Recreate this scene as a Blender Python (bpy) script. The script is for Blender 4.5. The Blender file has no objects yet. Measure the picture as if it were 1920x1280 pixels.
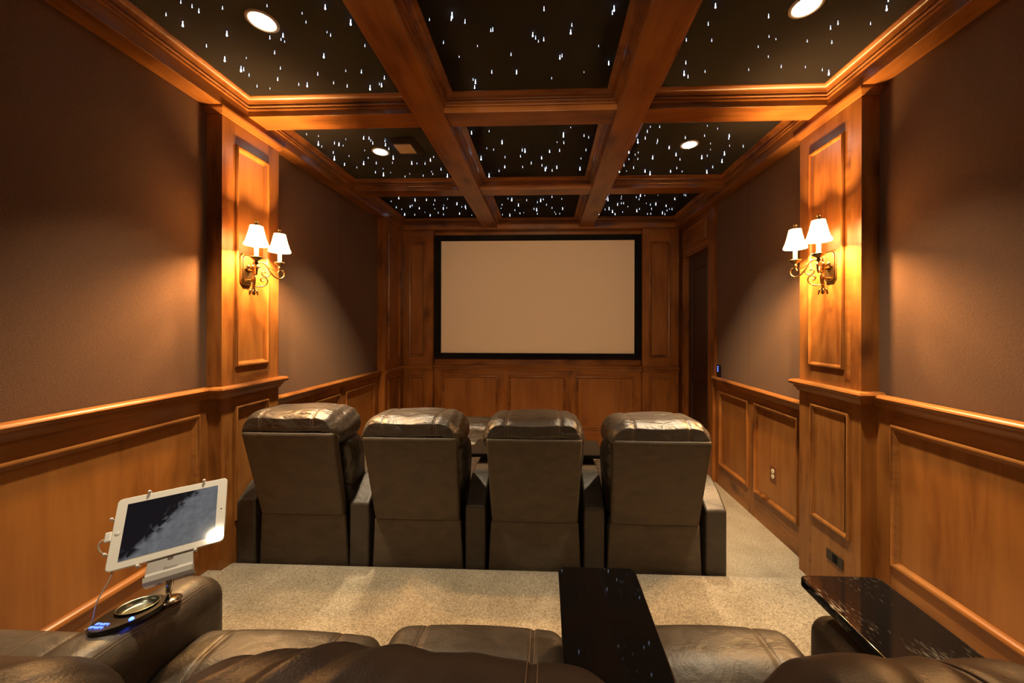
import bpy, bmesh, math, random
from mathutils import Vector, Matrix
from mathutils.bvhtree import BVHTree
random.seed(4)
PI = math.pi
scene = bpy.context.scene
COL = scene.collection

# ---------------------------------------------------------------- materials
def new_mat(name):
    m = bpy.data.materials.new(name); m.use_nodes = True
    nt = m.node_tree
    return m, nt, nt.nodes['Principled BSDF']

def N(nt, kind, **kw):
    n = nt.nodes.new(kind)
    for k, v in kw.items():
        if k.startswith('i_'):
            n.inputs[k[2:].replace('_', ' ')].default_value = v
        else:
            setattr(n, k, v)
    return n

def ramp(nt, stops):
    r = nt.nodes.new('ShaderNodeValToRGB')
    el = r.color_ramp.elements
    while len(el) < len(stops): el.new(0.5)
    for e, (p, c) in zip(el, stops):
        e.position = p; e.color = (*c, 1) if len(c) == 3 else c
    return r

def plain(name, color, rough=0.5, metal=0.0, spec=0.5, coat=0.0, emit=None, strength=0.0):
    m, nt, b = new_mat(name)
    b.inputs['Base Color'].default_value = (*color, 1)
    b.inputs['Roughness'].default_value = rough
    b.inputs['Metallic'].default_value = metal
    b.inputs['Specular IOR Level'].default_value = spec
    b.inputs['Coat Weight'].default_value = coat
    if emit:
        b.inputs['Emission Color'].default_value = (*emit, 1)
        b.inputs['Emission Strength'].default_value = strength
    return m

def wood(name, axis, dark=(0.105, 0.028, 0.006), light=(0.34, 0.132, 0.030), rough=0.30, knots=True, scale=1.0):
    """Stained knotty wood, grain along the given world axis."""
    m, nt, b = new_mat(name)
    L = nt.links
    tc = N(nt, 'ShaderNodeTexCoord')
    mp = N(nt, 'ShaderNodeMapping')
    s = [9.0 * scale] * 3; s[axis] = 0.9 * scale
    mp.inputs['Scale'].default_value = s
    L.new(tc.outputs['Object'], mp.inputs['Vector'])
    warp = N(nt, 'ShaderNodeTexNoise'); warp.inputs['Scale'].default_value = 0.8; warp.inputs['Detail'].default_value = 3
    L.new(mp.outputs[0], warp.inputs['Vector'])
    add = N(nt, 'ShaderNodeMixRGB', blend_type='ADD'); add.inputs[0].default_value = 1.1
    L.new(mp.outputs[0], add.inputs[1]); L.new(warp.outputs['Color'], add.inputs[2])
    grain = N(nt, 'ShaderNodeTexNoise'); grain.inputs['Scale'].default_value = 2.2; grain.inputs['Detail'].default_value = 7
    grain.inputs['Roughness'].default_value = 0.62
    L.new(add.outputs[0], grain.inputs['Vector'])
    mp2 = N(nt, 'ShaderNodeMapping'); s2 = [2.6 * scale] * 3; s2[axis] = 1.3 * scale
    mp2.inputs['Scale'].default_value = s2
    L.new(tc.outputs['Object'], mp2.inputs['Vector'])
    blot = N(nt, 'ShaderNodeTexNoise'); blot.inputs['Scale'].default_value = 1.6; blot.inputs['Detail'].default_value = 4
    L.new(mp2.outputs[0], blot.inputs['Vector'])
    mx = N(nt, 'ShaderNodeMixRGB'); mx.inputs[0].default_value = 0.52
    L.new(grain.outputs['Fac'], mx.inputs[1]); L.new(blot.outputs['Fac'], mx.inputs[2])
    rp = ramp(nt, [(0.34, dark), (0.47, tuple(0.58 * a + 0.42 * c for a, c in zip(light, dark))), (0.62, light)])
    L.new(mx.outputs[0], rp.inputs[0])
    col = rp.outputs[0]
    if knots:
        mp3 = N(nt, 'ShaderNodeMapping'); s3 = [4.6 * scale] * 3; s3[axis] = 2.4 * scale
        mp3.inputs['Scale'].default_value = s3
        L.new(tc.outputs['Object'], mp3.inputs['Vector'])
        add2 = N(nt, 'ShaderNodeMixRGB', blend_type='ADD'); add2.inputs[0].default_value = 0.35
        L.new(mp3.outputs[0], add2.inputs[1]); L.new(warp.outputs['Color'], add2.inputs[2])
        vo = N(nt, 'ShaderNodeTexVoronoi'); vo.inputs['Scale'].default_value = 1.0
        L.new(add2.outputs[0], vo.inputs['Vector'])
        kr = ramp(nt, [(0.07, (1, 1, 1)), (0.17, (0.5, 0.5, 0.5)), (0.34, (0, 0, 0))])
        L.new(vo.outputs['Distance'], kr.inputs[0])
        mk = N(nt, 'ShaderNodeMixRGB')
        dk = N(nt, 'ShaderNodeMath', operation='MULTIPLY'); dk.inputs[1].default_value = 0.8
        L.new(kr.outputs[0], dk.inputs[0]); L.new(dk.outputs[0], mk.inputs[0])
        L.new(col, mk.inputs[1]); mk.inputs[2].default_value = (0.055, 0.014, 0.004, 1)
        col = mk.outputs[0]
    L.new(col, b.inputs['Base Color'])
    b.inputs['Roughness'].default_value = rough
    b.inputs['Specular IOR Level'].default_value = 0.45
    bp = N(nt, 'ShaderNodeBump'); bp.inputs['Strength'].default_value = 0.06; bp.inputs['Distance'].default_value = 0.01
    L.new(grain.outputs['Fac'], bp.inputs['Height']); L.new(bp.outputs[0], b.inputs['Normal'])
    return m

WX = wood('cherry_grain_x', 0); WY = wood('cherry_grain_y', 1); WZ = wood('cherry_grain_z', 2)
WP = wood('cherry_veneer_panel', 2, dark=(0.18, 0.058, 0.011), light=(0.33, 0.130, 0.030), knots=False, rough=0.36, scale=0.8)

def fabric_wall():
    m, nt, b = new_mat('brown_acoustic_fabric'); L = nt.links
    tc = N(nt, 'ShaderNodeTexCoord')
    n1 = N(nt, 'ShaderNodeTexNoise'); n1.inputs['Scale'].default_value = 190; n1.inputs['Detail'].default_value = 4
    n1.inputs['Roughness'].default_value = 0.7
    L.new(tc.outputs['Object'], n1.inputs['Vector'])
    rp = ramp(nt, [(0.25, (0.078, 0.038, 0.021)), (0.75, (0.120, 0.060, 0.034))])
    L.new(n1.outputs['Fac'], rp.inputs[0]); L.new(rp.outputs[0], b.inputs['Base Color'])
    b.inputs['Roughness'].default_value = 0.95; b.inputs['Specular IOR Level'].default_value = 0.12
    b.inputs['Sheen Weight'].default_value = 0.25; b.inputs['Sheen Roughness'].default_value = 0.5
    b.inputs['Sheen Tint'].default_value = (0.8, 0.6, 0.45, 1)
    bp = N(nt, 'ShaderNodeBump'); bp.inputs['Strength'].default_value = 0.35; bp.inputs['Distance'].default_value = 0.004
    L.new(n1.outputs['Fac'], bp.inputs['Height']); L.new(bp.outputs[0], b.inputs['Normal'])
    return m
FAB = fabric_wall()

def carpet():
    m, nt, b = new_mat('beige_carpet'); L = nt.links
    tc = N(nt, 'ShaderNodeTexCoord')
    n1 = N(nt, 'ShaderNodeTexNoise'); n1.inputs['Scale'].default_value = 110; n1.inputs['Detail'].default_value = 5; n1.inputs['Roughness'].default_value = 0.75
    n2 = N(nt, 'ShaderNodeTexNoise'); n2.inputs['Scale'].default_value = 5; n2.inputs['Detail'].default_value = 5
    for n in (n1, n2): L.new(tc.outputs['Object'], n.inputs['Vector'])
    r1 = ramp(nt, [(0.34, (0.17, 0.125, 0.075)), (0.60, (0.50, 0.42, 0.30))])
    L.new(n1.outputs['Fac'], r1.inputs[0])
    r2 = ramp(nt, [(0.3, (0.72, 0.70, 0.66)), (0.7, (1, 1, 1))])
    L.new(n2.outputs['Fac'], r2.inputs[0])
    mx = N(nt, 'ShaderNodeMixRGB', blend_type='MULTIPLY'); mx.inputs[0].default_value = 1
    L.new(r1.outputs[0], mx.inputs[1]); L.new(r2.outputs[0], mx.inputs[2])
    L.new(mx.outputs[0], b.inputs['Base Color'])
    b.inputs['Roughness'].default_value = 1.0; b.inputs['Specular IOR Level'].default_value = 0.05
    b.inputs['Sheen Weight'].default_value = 0.2
    bp = N(nt, 'ShaderNodeBump'); bp.inputs['Strength'].default_value = 0.9; bp.inputs['Distance'].default_value = 0.012
    L.new(n1.outputs['Fac'], bp.inputs['Height']); L.new(bp.outputs[0], b.inputs['Normal'])
    return m
CARPET = carpet()

def leather(name, base, rough, wrinkle, stretch=(4.5, 7, 7), scale=2.4, spec=0.55):
    m, nt, b = new_mat(name); L = nt.links
    tc = N(nt, 'ShaderNodeTexCoord'); oi = N(nt, 'ShaderNodeObjectInfo')
    sh = N(nt, 'ShaderNodeVectorMath', operation='SCALE'); sh.inputs['Scale'].default_value = 9.0
    cmb = N(nt, 'ShaderNodeCombineXYZ')
    for k in ('X', 'Y', 'Z'): L.new(oi.outputs['Random'], cmb.inputs[k])
    L.new(cmb.outputs[0], sh.inputs[0])
    ad = N(nt, 'ShaderNodeVectorMath', operation='ADD')
    L.new(tc.outputs['Object'], ad.inputs[0]); L.new(sh.outputs[0], ad.inputs[1])
    fine = N(nt, 'ShaderNodeTexNoise'); fine.inputs['Scale'].default_value = 240; fine.inputs['Detail'].default_value = 2
    L.new(ad.outputs[0], fine.inputs['Vector'])
    mp = N(nt, 'ShaderNodeMapping'); mp.inputs['Scale'].default_value = stretch; mp.inputs['Rotation'].default_value = (0, 0.5, 0.3)
    L.new(ad.outputs[0], mp.inputs['Vector'])
    wr = N(nt, 'ShaderNodeTexNoise'); wr.inputs['Scale'].default_value = scale; wr.inputs['Detail'].default_value = 3; wr.inputs['Distortion'].default_value = 0.5
    L.new(mp.outputs[0], wr.inputs['Vector'])
    rp = ramp(nt, [(0.3, tuple(c * 0.75 for c in base)), (0.7, tuple(c * 1.2 for c in base))])
    L.new(wr.outputs['Fac'], rp.inputs[0]); L.new(rp.outputs[0], b.inputs['Base Color'])
    rr = N(nt, 'ShaderNodeMapRange'); rr.inputs['To Min'].default_value = rough - 0.07; rr.inputs['To Max'].default_value = rough + 0.09
    L.new(wr.outputs['Fac'], rr.inputs['Value']); L.new(rr.outputs[0], b.inputs['Roughness'])
    b.inputs['Specular IOR Level'].default_value = spec
    b1 = N(nt, 'ShaderNodeBump'); b1.inputs['Strength'].default_value = wrinkle; b1.inputs['Distance'].default_value = 0.03
    L.new(wr.outputs['Fac'], b1.inputs['Height'])
    b2 = N(nt, 'ShaderNodeBump'); b2.inputs['Strength'].default_value = 0.26; b2.inputs['Distance'].default_value = 0.002
    L.new(fine.outputs['Fac'], b2.inputs['Height']); L.new(b1.outputs[0], b2.inputs['Normal'])
    L.new(b2.outputs[0], b.inputs['Normal'])
    return m
LEATHER = leather('dark_brown_leather', (0.040, 0.028, 0.019), 0.42, 0.75, (3, 6, 4), spec=0.8)
LEATHER_B = leather('soft_brown_leather', (0.040, 0.026, 0.017), 0.42, 0.14, (3, 3, 3), 1.6, spec=0.7)
LEATHER_S = leather('smooth_brown_leather', (0.042, 0.031, 0.022), 0.46, 0.16, spec=0.5)
VINYL = leather('matte_brown_vinyl', (0.088, 0.062, 0.039), 0.60, 0.10)

STITCH = plain('tan_stitching', (0.20, 0.12, 0.07), 0.8)
BLACK = plain('black_velvet_frame', (0.004, 0.004, 0.006), 0.9, spec=0.1)
BLACKP = plain('black_plastic', (0.010, 0.009, 0.010), 0.3)
DARKMETAL = plain('dark_bronze_metal', (0.05, 0.04, 0.03), 0.45, metal=0.6)
LACQUER = plain('black_lacquer', (0.006, 0.005, 0.005), 0.025, spec=0.13)
def scratched_lacquer():
    m, nt, b = new_mat('scratched_black_lacquer'); L = nt.links
    tc = N(nt, 'ShaderNodeTexCoord'); mp = N(nt, 'ShaderNodeMapping')
    mp.inputs['Scale'].default_value = (330, 46, 46); mp.inputs['Rotation'].default_value = (0, 0, 0.1)
    L.new(tc.outputs['Object'], mp.inputs['Vector'])
    n = N(nt, 'ShaderNodeTexNoise'); n.inputs['Scale'].default_value = 1.0; n.inputs['Detail'].default_value = 2
    L.new(mp.outputs[0], n.inputs['Vector'])
    mp2 = N(nt, 'ShaderNodeMapping'); mp2.inputs['Scale'].default_value = (7, 5, 5)
    L.new(tc.outputs['Object'], mp2.inputs['Vector'])
    n2 = N(nt, 'ShaderNodeTexNoise'); n2.inputs['Scale'].default_value = 1.0
    L.new(mp2.outputs[0], n2.inputs['Vector'])
    ml = N(nt, 'ShaderNodeMath', operation='MULTIPLY')
    L.new(n.outputs['Fac'], ml.inputs[0]); L.new(n2.outputs['Fac'], ml.inputs[1])
    r = ramp(nt, [(0.325, (0.007, 0.006, 0.006)), (0.42, (0.11, 0.10, 0.085))])
    L.new(ml.outputs[0], r.inputs[0]); L.new(r.outputs[0], b.inputs['Base Color'])
    r2 = ramp(nt, [(0.325, (0.04, 0.04, 0.04)), (0.42, (0.40, 0.40, 0.40))])
    L.new(ml.outputs[0], r2.inputs[0]); L.new(r2.outputs[0], b.inputs['Roughness'])
    b.inputs['Specular IOR Level'].default_value = 0.13
    return m
SCRATCH = scratched_lacquer()
BRASS = plain('antique_brass', (0.24, 0.155, 0.065), 0.34, metal=1.0)
CHROME = plain('polished_chrome', (0.75, 0.73, 0.70), 0.12, metal=1.0)
STEEL = plain('brushed_steel', (0.30, 0.33, 0.28), 0.28, metal=1.0)
WHITEP = plain('white_plastic', (0.72, 0.70, 0.66), 0.18)
TABW = plain('glossy_white_glass', (0.76, 0.74, 0.70), 0.05)
WHITEM = plain('white_powder_coat', (0.66, 0.64, 0.61), 0.35)
GREYTXT = plain('grey_print', (0.12, 0.12, 0.12), 0.6)
SCREENM = plain('matte_screen_fabric', (0.96, 0.80, 0.60), 0.9, spec=0.1)
IVORY = plain('ivory_plastic', (0.75, 0.66, 0.48), 0.35)
BROWNP = plain('brown_plate', (0.16, 0.055, 0.022), 0.4)
TRIMRING = plain('white_trim_ring', (0.60, 0.50, 0.36), 0.5)
GRILLE = plain('beige_grille', (0.80, 0.68, 0.50), 0.7)
CEILM = plain('black_ceiling_felt', (0.016, 0.014, 0.013), 1.0, spec=0.05)
DOORM = plain('dark_brown_door', (0.050, 0.022, 0.014), 0.45)
SHADETRIM = plain('shade_braid', (0.13, 0.085, 0.04), 0.8)
BLUELED = plain('blue_led', (0.0, 0.0, 0.1), 0.4, emit=(0.05, 0.12, 1.0), strength=9)
LEDTXT = plain('blue_led_mark', (0.0, 0.0, 0.1), 0.4, emit=(0.08, 0.16, 1.0), strength=4)
STARM = plain('fibre_star', (0, 0, 0), 0.5, emit=(0.62, 0.75, 1.0), strength=4)
STARB = plain('fibre_star_bright', (0, 0, 0), 0.5, emit=(0.62, 0.75, 1.0), strength=10)
LENS = plain('lit_lens', (0.8, 0.8, 0.8), 0.4, emit=(1.0, 0.93, 0.80), strength=45)
CANDLE = plain('candle_sleeve', (0.8, 0.7, 0.5), 0.5, emit=(1.0, 0.72, 0.36), strength=1.6)
for m in (STARM, STARB, BLUELED, LEDTXT, CANDLE):
    m.cycles.emission_sampling = 'NONE'

def shade_mat():
    m, nt, b = new_mat('lit_lamp_shade'); L = nt.links
    out = nt.nodes['Material Output']
    tr = N(nt, 'ShaderNodeBsdfTranslucent'); tr.inputs['Color'].default_value = (0.90, 0.80, 0.60, 1)
    df = N(nt, 'ShaderNodeBsdfDiffuse'); df.inputs['Color'].default_value = (0.8, 0.7, 0.55, 1)
    mx = N(nt, 'ShaderNodeMixShader'); mx.inputs[0].default_value = 0.68
    L.new(df.outputs[0], mx.inputs[1]); L.new(tr.outputs[0], mx.inputs[2])
    em = N(nt, 'ShaderNodeEmission'); em.inputs['Color'].default_value = (1.0, 0.80, 0.46, 1); em.inputs['Strength'].default_value = 1.6
    ad = N(nt, 'ShaderNodeAddShader')
    L.new(mx.outputs[0], ad.inputs[0]); L.new(em.outputs[0], ad.inputs[1]); L.new(ad.outputs[0], out.inputs['Surface'])
    return m
SHADE = shade_mat()

def tablet_screen():
    m, nt, b = new_mat('tablet_display'); L = nt.links
    tc = N(nt, 'ShaderNodeTexCoord'); sp = N(nt, 'ShaderNodeSeparateXYZ')
    L.new(tc.outputs['Object'], sp.inputs[0])
    vo = N(nt, 'ShaderNodeTexVoronoi'); vo.inputs['Scale'].default_value = 75
    ns = N(nt, 'ShaderNodeTexNoise'); ns.inputs['Scale'].default_value = 55; ns.inputs['Detail'].default_value = 3
    for n in (vo, ns): L.new(tc.outputs['Object'], n.inputs['Vector'])
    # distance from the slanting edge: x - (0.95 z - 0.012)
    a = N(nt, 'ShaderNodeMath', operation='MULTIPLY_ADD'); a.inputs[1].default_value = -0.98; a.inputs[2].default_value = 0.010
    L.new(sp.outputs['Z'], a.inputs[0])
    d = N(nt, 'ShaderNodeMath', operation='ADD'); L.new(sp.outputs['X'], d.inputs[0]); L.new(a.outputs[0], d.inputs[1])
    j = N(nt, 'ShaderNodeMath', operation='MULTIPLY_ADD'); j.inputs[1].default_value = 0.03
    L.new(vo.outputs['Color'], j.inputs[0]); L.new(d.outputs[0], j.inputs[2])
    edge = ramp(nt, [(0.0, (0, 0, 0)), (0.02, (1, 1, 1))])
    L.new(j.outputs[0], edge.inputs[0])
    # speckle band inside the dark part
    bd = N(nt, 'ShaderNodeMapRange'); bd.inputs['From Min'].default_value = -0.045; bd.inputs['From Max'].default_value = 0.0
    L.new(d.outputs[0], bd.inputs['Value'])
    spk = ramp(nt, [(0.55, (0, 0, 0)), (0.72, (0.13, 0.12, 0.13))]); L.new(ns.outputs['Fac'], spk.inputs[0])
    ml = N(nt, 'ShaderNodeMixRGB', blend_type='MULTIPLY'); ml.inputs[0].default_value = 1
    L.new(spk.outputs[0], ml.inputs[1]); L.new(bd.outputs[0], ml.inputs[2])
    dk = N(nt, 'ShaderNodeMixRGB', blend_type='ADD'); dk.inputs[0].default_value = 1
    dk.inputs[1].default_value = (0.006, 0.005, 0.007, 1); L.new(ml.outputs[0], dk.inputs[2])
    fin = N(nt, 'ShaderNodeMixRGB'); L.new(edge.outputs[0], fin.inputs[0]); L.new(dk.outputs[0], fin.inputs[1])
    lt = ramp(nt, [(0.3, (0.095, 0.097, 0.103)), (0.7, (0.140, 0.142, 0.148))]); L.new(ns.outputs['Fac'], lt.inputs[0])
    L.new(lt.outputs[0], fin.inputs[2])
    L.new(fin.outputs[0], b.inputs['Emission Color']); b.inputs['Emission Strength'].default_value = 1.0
    b.inputs['Base Color'].default_value = (0.004, 0.004, 0.005, 1); b.inputs['Roughness'].default_value = 0.05
    b.inputs['Specular IOR Level'].default_value = 0.3
    return m
TABSCR = tablet_screen()

# ---------------------------------------------------------------- mesh helpers
def obj(name, bm, mat, parent=None, smooth=False, angle=None, bevel=0.0, bseg=3, recalc=True):
    if recalc: bmesh.ops.recalc_face_normals(bm, faces=bm.faces)
    me = bpy.data.meshes.new(name)
    bm.to_mesh(me); bm.free()
    me.materials.append(mat)
    if smooth:
        for p in me.polygons: p.use_smooth = True
    o = bpy.data.objects.new(name, me); COL.objects.link(o)
    if angle is not None:
        me.set_sharp_from_angle(angle=math.radians(angle))
    if bevel > 0:
        b = o.modifiers.new('bevel', 'BEVEL'); b.width = bevel; b.segments = bseg; b.limit_method = 'ANGLE'
        b.angle_limit = math.radians(35); b.harden_normals = True
        for p in me.polygons: p.use_smooth = True
    if parent is not None: o.parent = parent
    return o

def thing(name, label, cat, loc=(0, 0, 0), rotz=0.0, group=None, rot=None):
    o = bpy.data.objects.new(name, None); COL.objects.link(o)
    o.location = loc
    if rot is not None:
        o.rotation_euler = rot
    else:
        o.rotation_euler = (0, 0, rotz)
    o.empty_display_size = 0.05
    o['label'] = label; o['category'] = cat
    if group: o['group'] = group
    return o

def struct(o, label, cat):
    o['label'] = label; o['category'] = cat; o['kind'] = 'structure'
    return o

def copy_tree(o, parent=None):
    c = o.copy(); COL.objects.link(c)
    if parent is not None: c.parent = parent
    for ch in list(o.children): copy_tree(ch, c)
    return c

def NB(): return bmesh.new()

def box(bm, x0, x1, y0, y1, z0, z1, f=None):
    pts = [(x, y, z) for x in (x0, x1) for y in (y0, y1) for z in (z0, z1)]
    vs = [bm.verts.new(f(*p) if f else p) for p in pts]
    for q in ((0, 1, 3, 2), (4, 6, 7, 5), (0, 4, 5, 1), (2, 3, 7, 6), (0, 2, 6, 4), (1, 5, 7, 3)):
        bm.faces.new([vs[i] for i in q])
    return vs

def prism(bm, poly, axis, lo, hi, f=None):
    """Extrude a polygon of (a, b) along an axis; a, b are the two other axes in xyz order."""
    def mk(a, b, t):
        p = [(t, a, b), (a, t, b), (a, b, t)][axis]
        return bm.verts.new(f(*p) if f else p)
    A = [mk(a, b, lo) for a, b in poly]; B = [mk(a, b, hi) for a, b in poly]
    n = len(poly)
    bm.faces.new(A); bm.faces.new(B[::-1])
    for i in range(n):
        bm.faces.new((A[i], A[(i + 1) % n], B[(i + 1) % n], B[i]))

def rbox(bm, c, half, r, n=(16, 12, 12), deform=None):
    """Rounded box on a dense grid so that it can be shaped further by deform(x, y, z)."""
    def par(k, m):
        t = -1 + 2 * k / m
        return math.sin(t * PI / 2) * 0.55 + t * 0.45
    inner = [max(h - r, 1e-4) for h in half]
    cache = {}
    def vert(i, j, k):
        key = (i, j, k)
        if key in cache: return cache[key]
        q = [par(i, n[0]) * half[0], par(j, n[1]) * half[1], par(k, n[2]) * half[2]]
        cl = [max(-a, min(a, v)) for v, a in zip(q, inner)]
        d = [v - w for v, w in zip(q, cl)]
        L = math.sqrt(sum(v * v for v in d))
        if L > 1e-9:
            s = r / L
            q = [w + v * s for v, w in zip(d, cl)]
        p = deform(*q) if deform else q
        cache[key] = bm.verts.new((p[0] + c[0], p[1] + c[1], p[2] + c[2]))
        return cache[key]
    nx, ny, nz = n
    for i in range(nx):
        for j in range(ny):
            for k in (0, nz): bm.faces.new((vert(i, j, k), vert(i + 1, j, k), vert(i + 1, j + 1, k), vert(i, j + 1, k)))
        for k in range(nz):
            for j in (0, ny): bm.faces.new((vert(i, j, k), vert(i + 1, j, k), vert(i + 1, j, k + 1), vert(i, j, k + 1)))
    for j in range(ny):
        for k in range(nz):
            for i in (0, nx): bm.faces.new((vert(i, j, k), vert(i, j + 1, k), vert(i, j + 1, k + 1), vert(i, j, k + 1)))

def lathe(bm, prof, c=(0, 0, 0), seg=24, cap=True, axis='z', wob=None):
    rings = []
    for r, z in prof:
        ring = []
        for i in range(seg):
            a = 2 * PI * i / seg
            rr = r * (wob(a, z) if wob else 1)
            x, y = rr * math.cos(a), rr * math.sin(a)
            p = {'z': (x, y, z), 'x': (z, x, y), 'y': (x, z, y)}[axis]
            ring.append(bm.verts.new((p[0] + c[0], p[1] + c[1], p[2] + c[2])))
        rings.append(ring)
    for A, B in zip(rings, rings[1:]):
        for i in range(seg):
            bm.faces.new((A[i], A[(i + 1) % seg], B[(i + 1) % seg], B[i]))
    if cap:
        if prof[0][0] > 1e-6: bm.faces.new(rings[0][::-1])
        if prof[-1][0] > 1e-6: bm.faces.new(rings[-1])

def tube(bm, pts, r, seg=8, closed=False):
    pts = [Vector(p) for p in pts]
    n = len(pts)
    rad = r if isinstance(r, (list, tuple)) else [r] * n
    rings = []; up = None
    for i, p in enumerate(pts):
        a = pts[(i - 1) % n] if (closed or i > 0) else p
        b = pts[(i + 1) % n] if (closed or i < n - 1) else p
        t = (b - a).normalized() if (b - a).length > 1e-9 else Vector((0, 0, 1))
        if up is None:
            up = Vector((0, 0, 1)) if abs(t.z) < 0.9 else Vector((1, 0, 0))
        u = (up - t * up.dot(t))
        if u.length < 1e-6: u = t.orthogonal()
        u.normalize(); v = t.cross(u); up = u
        rings.append([bm.verts.new(p + (u * math.cos(2 * PI * k / seg) + v * math.sin(2 * PI * k / seg)) * rad[i]) for k in range(seg)])
    m = n if closed else n - 1
    for i in range(m):
        A, B = rings[i], rings[(i + 1) % n]
        for k in range(seg):
            bm.faces.new((A[k], A[(k + 1) % seg], B[(k + 1) % seg], B[k]))
    if not closed:
        bm.faces.new(rings[0][::-1]); bm.faces.new(rings[-1])

def spline(pts, n=8):
    """Catmull-Rom through points."""
    P = [Vector(p) for p in pts]; out = []
    for i in range(len(P) - 1):
        p0 = P[max(i - 1, 0)]; p1 = P[i]; p2 = P[i + 1]; p3 = P[min(i + 2, len(P) - 1)]
        for k in range(n):
            t = k / n
            out.append(0.5 * ((2 * p1) + (p2 - p0) * t + (2 * p0 - 5 * p1 + 4 * p2 - p3) * t * t + (3 * p1 - p0 - 3 * p2 + p3) * t ** 3))
    out.append(P[-1])
    return out

def skin_path(bvh, s, yc, zc, a0, a1, n, lift=0.0006):
    """points on a cushion's skin in the plane x = s, swept by angle about (yc, zc); 0 degrees is +y, 90 is up"""
    pts = []
    for k in range(n + 1):
        a = math.radians(a0 + (a1 - a0) * k / n)
        h = bvh.ray_cast(Vector((s, yc, zc)), Vector((0, math.cos(a), math.sin(a))))
        if h[0] is not None: pts.append(h[0] + Vector((0, math.cos(a), math.sin(a))) * lift)
    return pts

def ball(bm, c, r, seg=12):
    prof = [(max(r * math.sin(PI * i / 8), 1e-4 if 0 < i < 8 else 1e-5), -r * math.cos(PI * i / 8)) for i in range(9)]
    lathe(bm, prof, c, seg, cap=False)

def lerp(tab, x):
    if x <= tab[0][0]: return tab[0][1]
    for (a, va), (b, vb) in zip(tab, tab[1:]):
        if x <= b:
            t = (x - a) / (b - a); t = t * t * (3 - 2 * t)
            return va + (vb - va) * t
    return tab[-1][1]
P_CAN = 18.0
P_REAR = 21.0
P_LAMP = 112.0
P_SPOT = 275.0
SPREAD = 74
RCX, RCY = -0.468, -0.668
EXPO = 0.0
# ---------------------------------------------------------------- room measures (metres; camera stands over the origin)
XL, XR = -1.95, 1.75            # faces of the wainscot boards, left and right
PIL = 0.08                      # how far the pilasters stand out
ZP = 0.17                       # rear seating platform
YP = 2.113                      # platform front edge
YB = -0.95                      # rear wall
YF = 4.70                       # front pilaster faces
ZC = 2.985                      # ceiling
ZB = 2.85                       # underside of the perimeter frieze

left = lambda u, v, n: (XL + n, u, v)
right = lambda u, v, n: (XR - n, u, v)
front = lambda u, v, n: (u, YF - n, v)
back = lambda u, v, n: (u, YB + n, v)

# shell
bm = NB(); box(bm, -2.15, 1.95, YP - 0.05, 5.0, -0.12, 0.0)
struct(obj('floor', bm, CARPET), 'beige carpet on the lower front floor', 'floor')
bm = NB(); rbox(bm, (-0.1, (YP + YB - 0.1) / 2, ZP / 2 - 0.05), (2.05, (YP - YB + 0.1) / 2, ZP / 2 + 0.05), 0.022, (24, 24, 10))
struct(obj('floor_platform', bm, CARPET, smooth=True), 'beige carpeted platform step carrying the rear seats', 'floor')
bm = NB(); box(bm, -2.15, 1.95, YB - 0.15, 5.0, ZC + 0.0, ZC + 0.12)
struct(obj('ceiling', bm, CEILM), 'flat black ceiling behind the star panels', 'ceiling')
bm = NB()
for a, b in ((YB - 0.15, 2.05), (2.05, 3.400), (3.403, 4.2), (4.2, 5.0)):
    box(bm, XL - 0.16, XL - 0.012, a, b, -0.1, ZC)
struct(obj('wall_left', bm, FAB), 'left wall covered in dark brown acoustic fabric', 'wall')
bm = NB()
box(bm, XR + 0.012, XR + 0.16, YB - 0.15, 3.212, -0.1, ZC)
box(bm, XR + 0.012, XR + 0.16, 3.215, 3.93, -0.1, ZC)
box(bm, XR + 0.012, XR + 0.16, 4.66, 5.0, -0.1, ZC)
box(bm, XR + 0.012, XR + 0.16, 3.93, 4.66, 2.50, ZC)
box(bm, XR + 0.13, XR + 0.16, 3.93, 4.66, -0.1, 2.50)
struct(obj('wall_right', bm, FAB), 'right wall covered in dark brown acoustic fabric', 'wall')
bm = NB(); box(bm, -2.15, 1.95, 4.80, 5.0, -0.1, ZC)
struct(obj('wall_front', bm, WX), 'wooden front wall behind the projection screen', 'wall')
bm = NB(); box(bm, -2.15, 1.95, YB - 0.15, YB, -0.1, ZC)
struct(obj('wall_back', bm, FAB), 'rear wall behind the viewer', 'wall')

# ---- joinery builders
MOULD = [(0.0, 0.0), (0.0, 0.006), (0.004, 0.013), (0.010, 0.015), (0.016, 0.012), (0.021, 0.004), (0.026, -0.002), (0.030, -0.006), (0.033, -0.008), (0.033, -0.012)]
def mould_ring(bm, fr, u0, u1, v0, v1, n0, prof=MOULD):
    rings = []
    for d, h in prof:
        rings.append([bm.verts.new(fr(u, v, n0 + h)) for u, v in ((u0 + d, v0 + d), (u1 - d, v0 + d), (u1 - d, v1 - d), (u0 + d, v1 - d))])
    for A, B in zip(rings, rings[1:]):
        for i in range(4):
            bm.faces.new((A[i], A[(i + 1) % 4], B[(i + 1) % 4], B[i]))

RAIL = [(0, 0), (0.030, 0), (0.040, -0.006), (0.045, -0.016), (0.042, -0.027), (0.033, -0.034), (0.025, -0.036), (0.022, -0.048), (0.012, -0.060), (0.010, -0.072), (0, -0.072)]
def rail_run(bm, fr, u0, u1, v, n0, prof=RAIL):
    A = [bm.verts.new(fr(u0, v + b, n0 + a)) for a, b in prof]
    B = [bm.verts.new(fr(u1, v + b, n0 + a)) for a, b in prof]
    k = len(prof)
    for i in range(k):
        bm.faces.new((A[i], A[(i + 1) % k], B[(i + 1) % k], B[i]))
    bm.faces.new(A); bm.faces.new(B[::-1])

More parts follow.
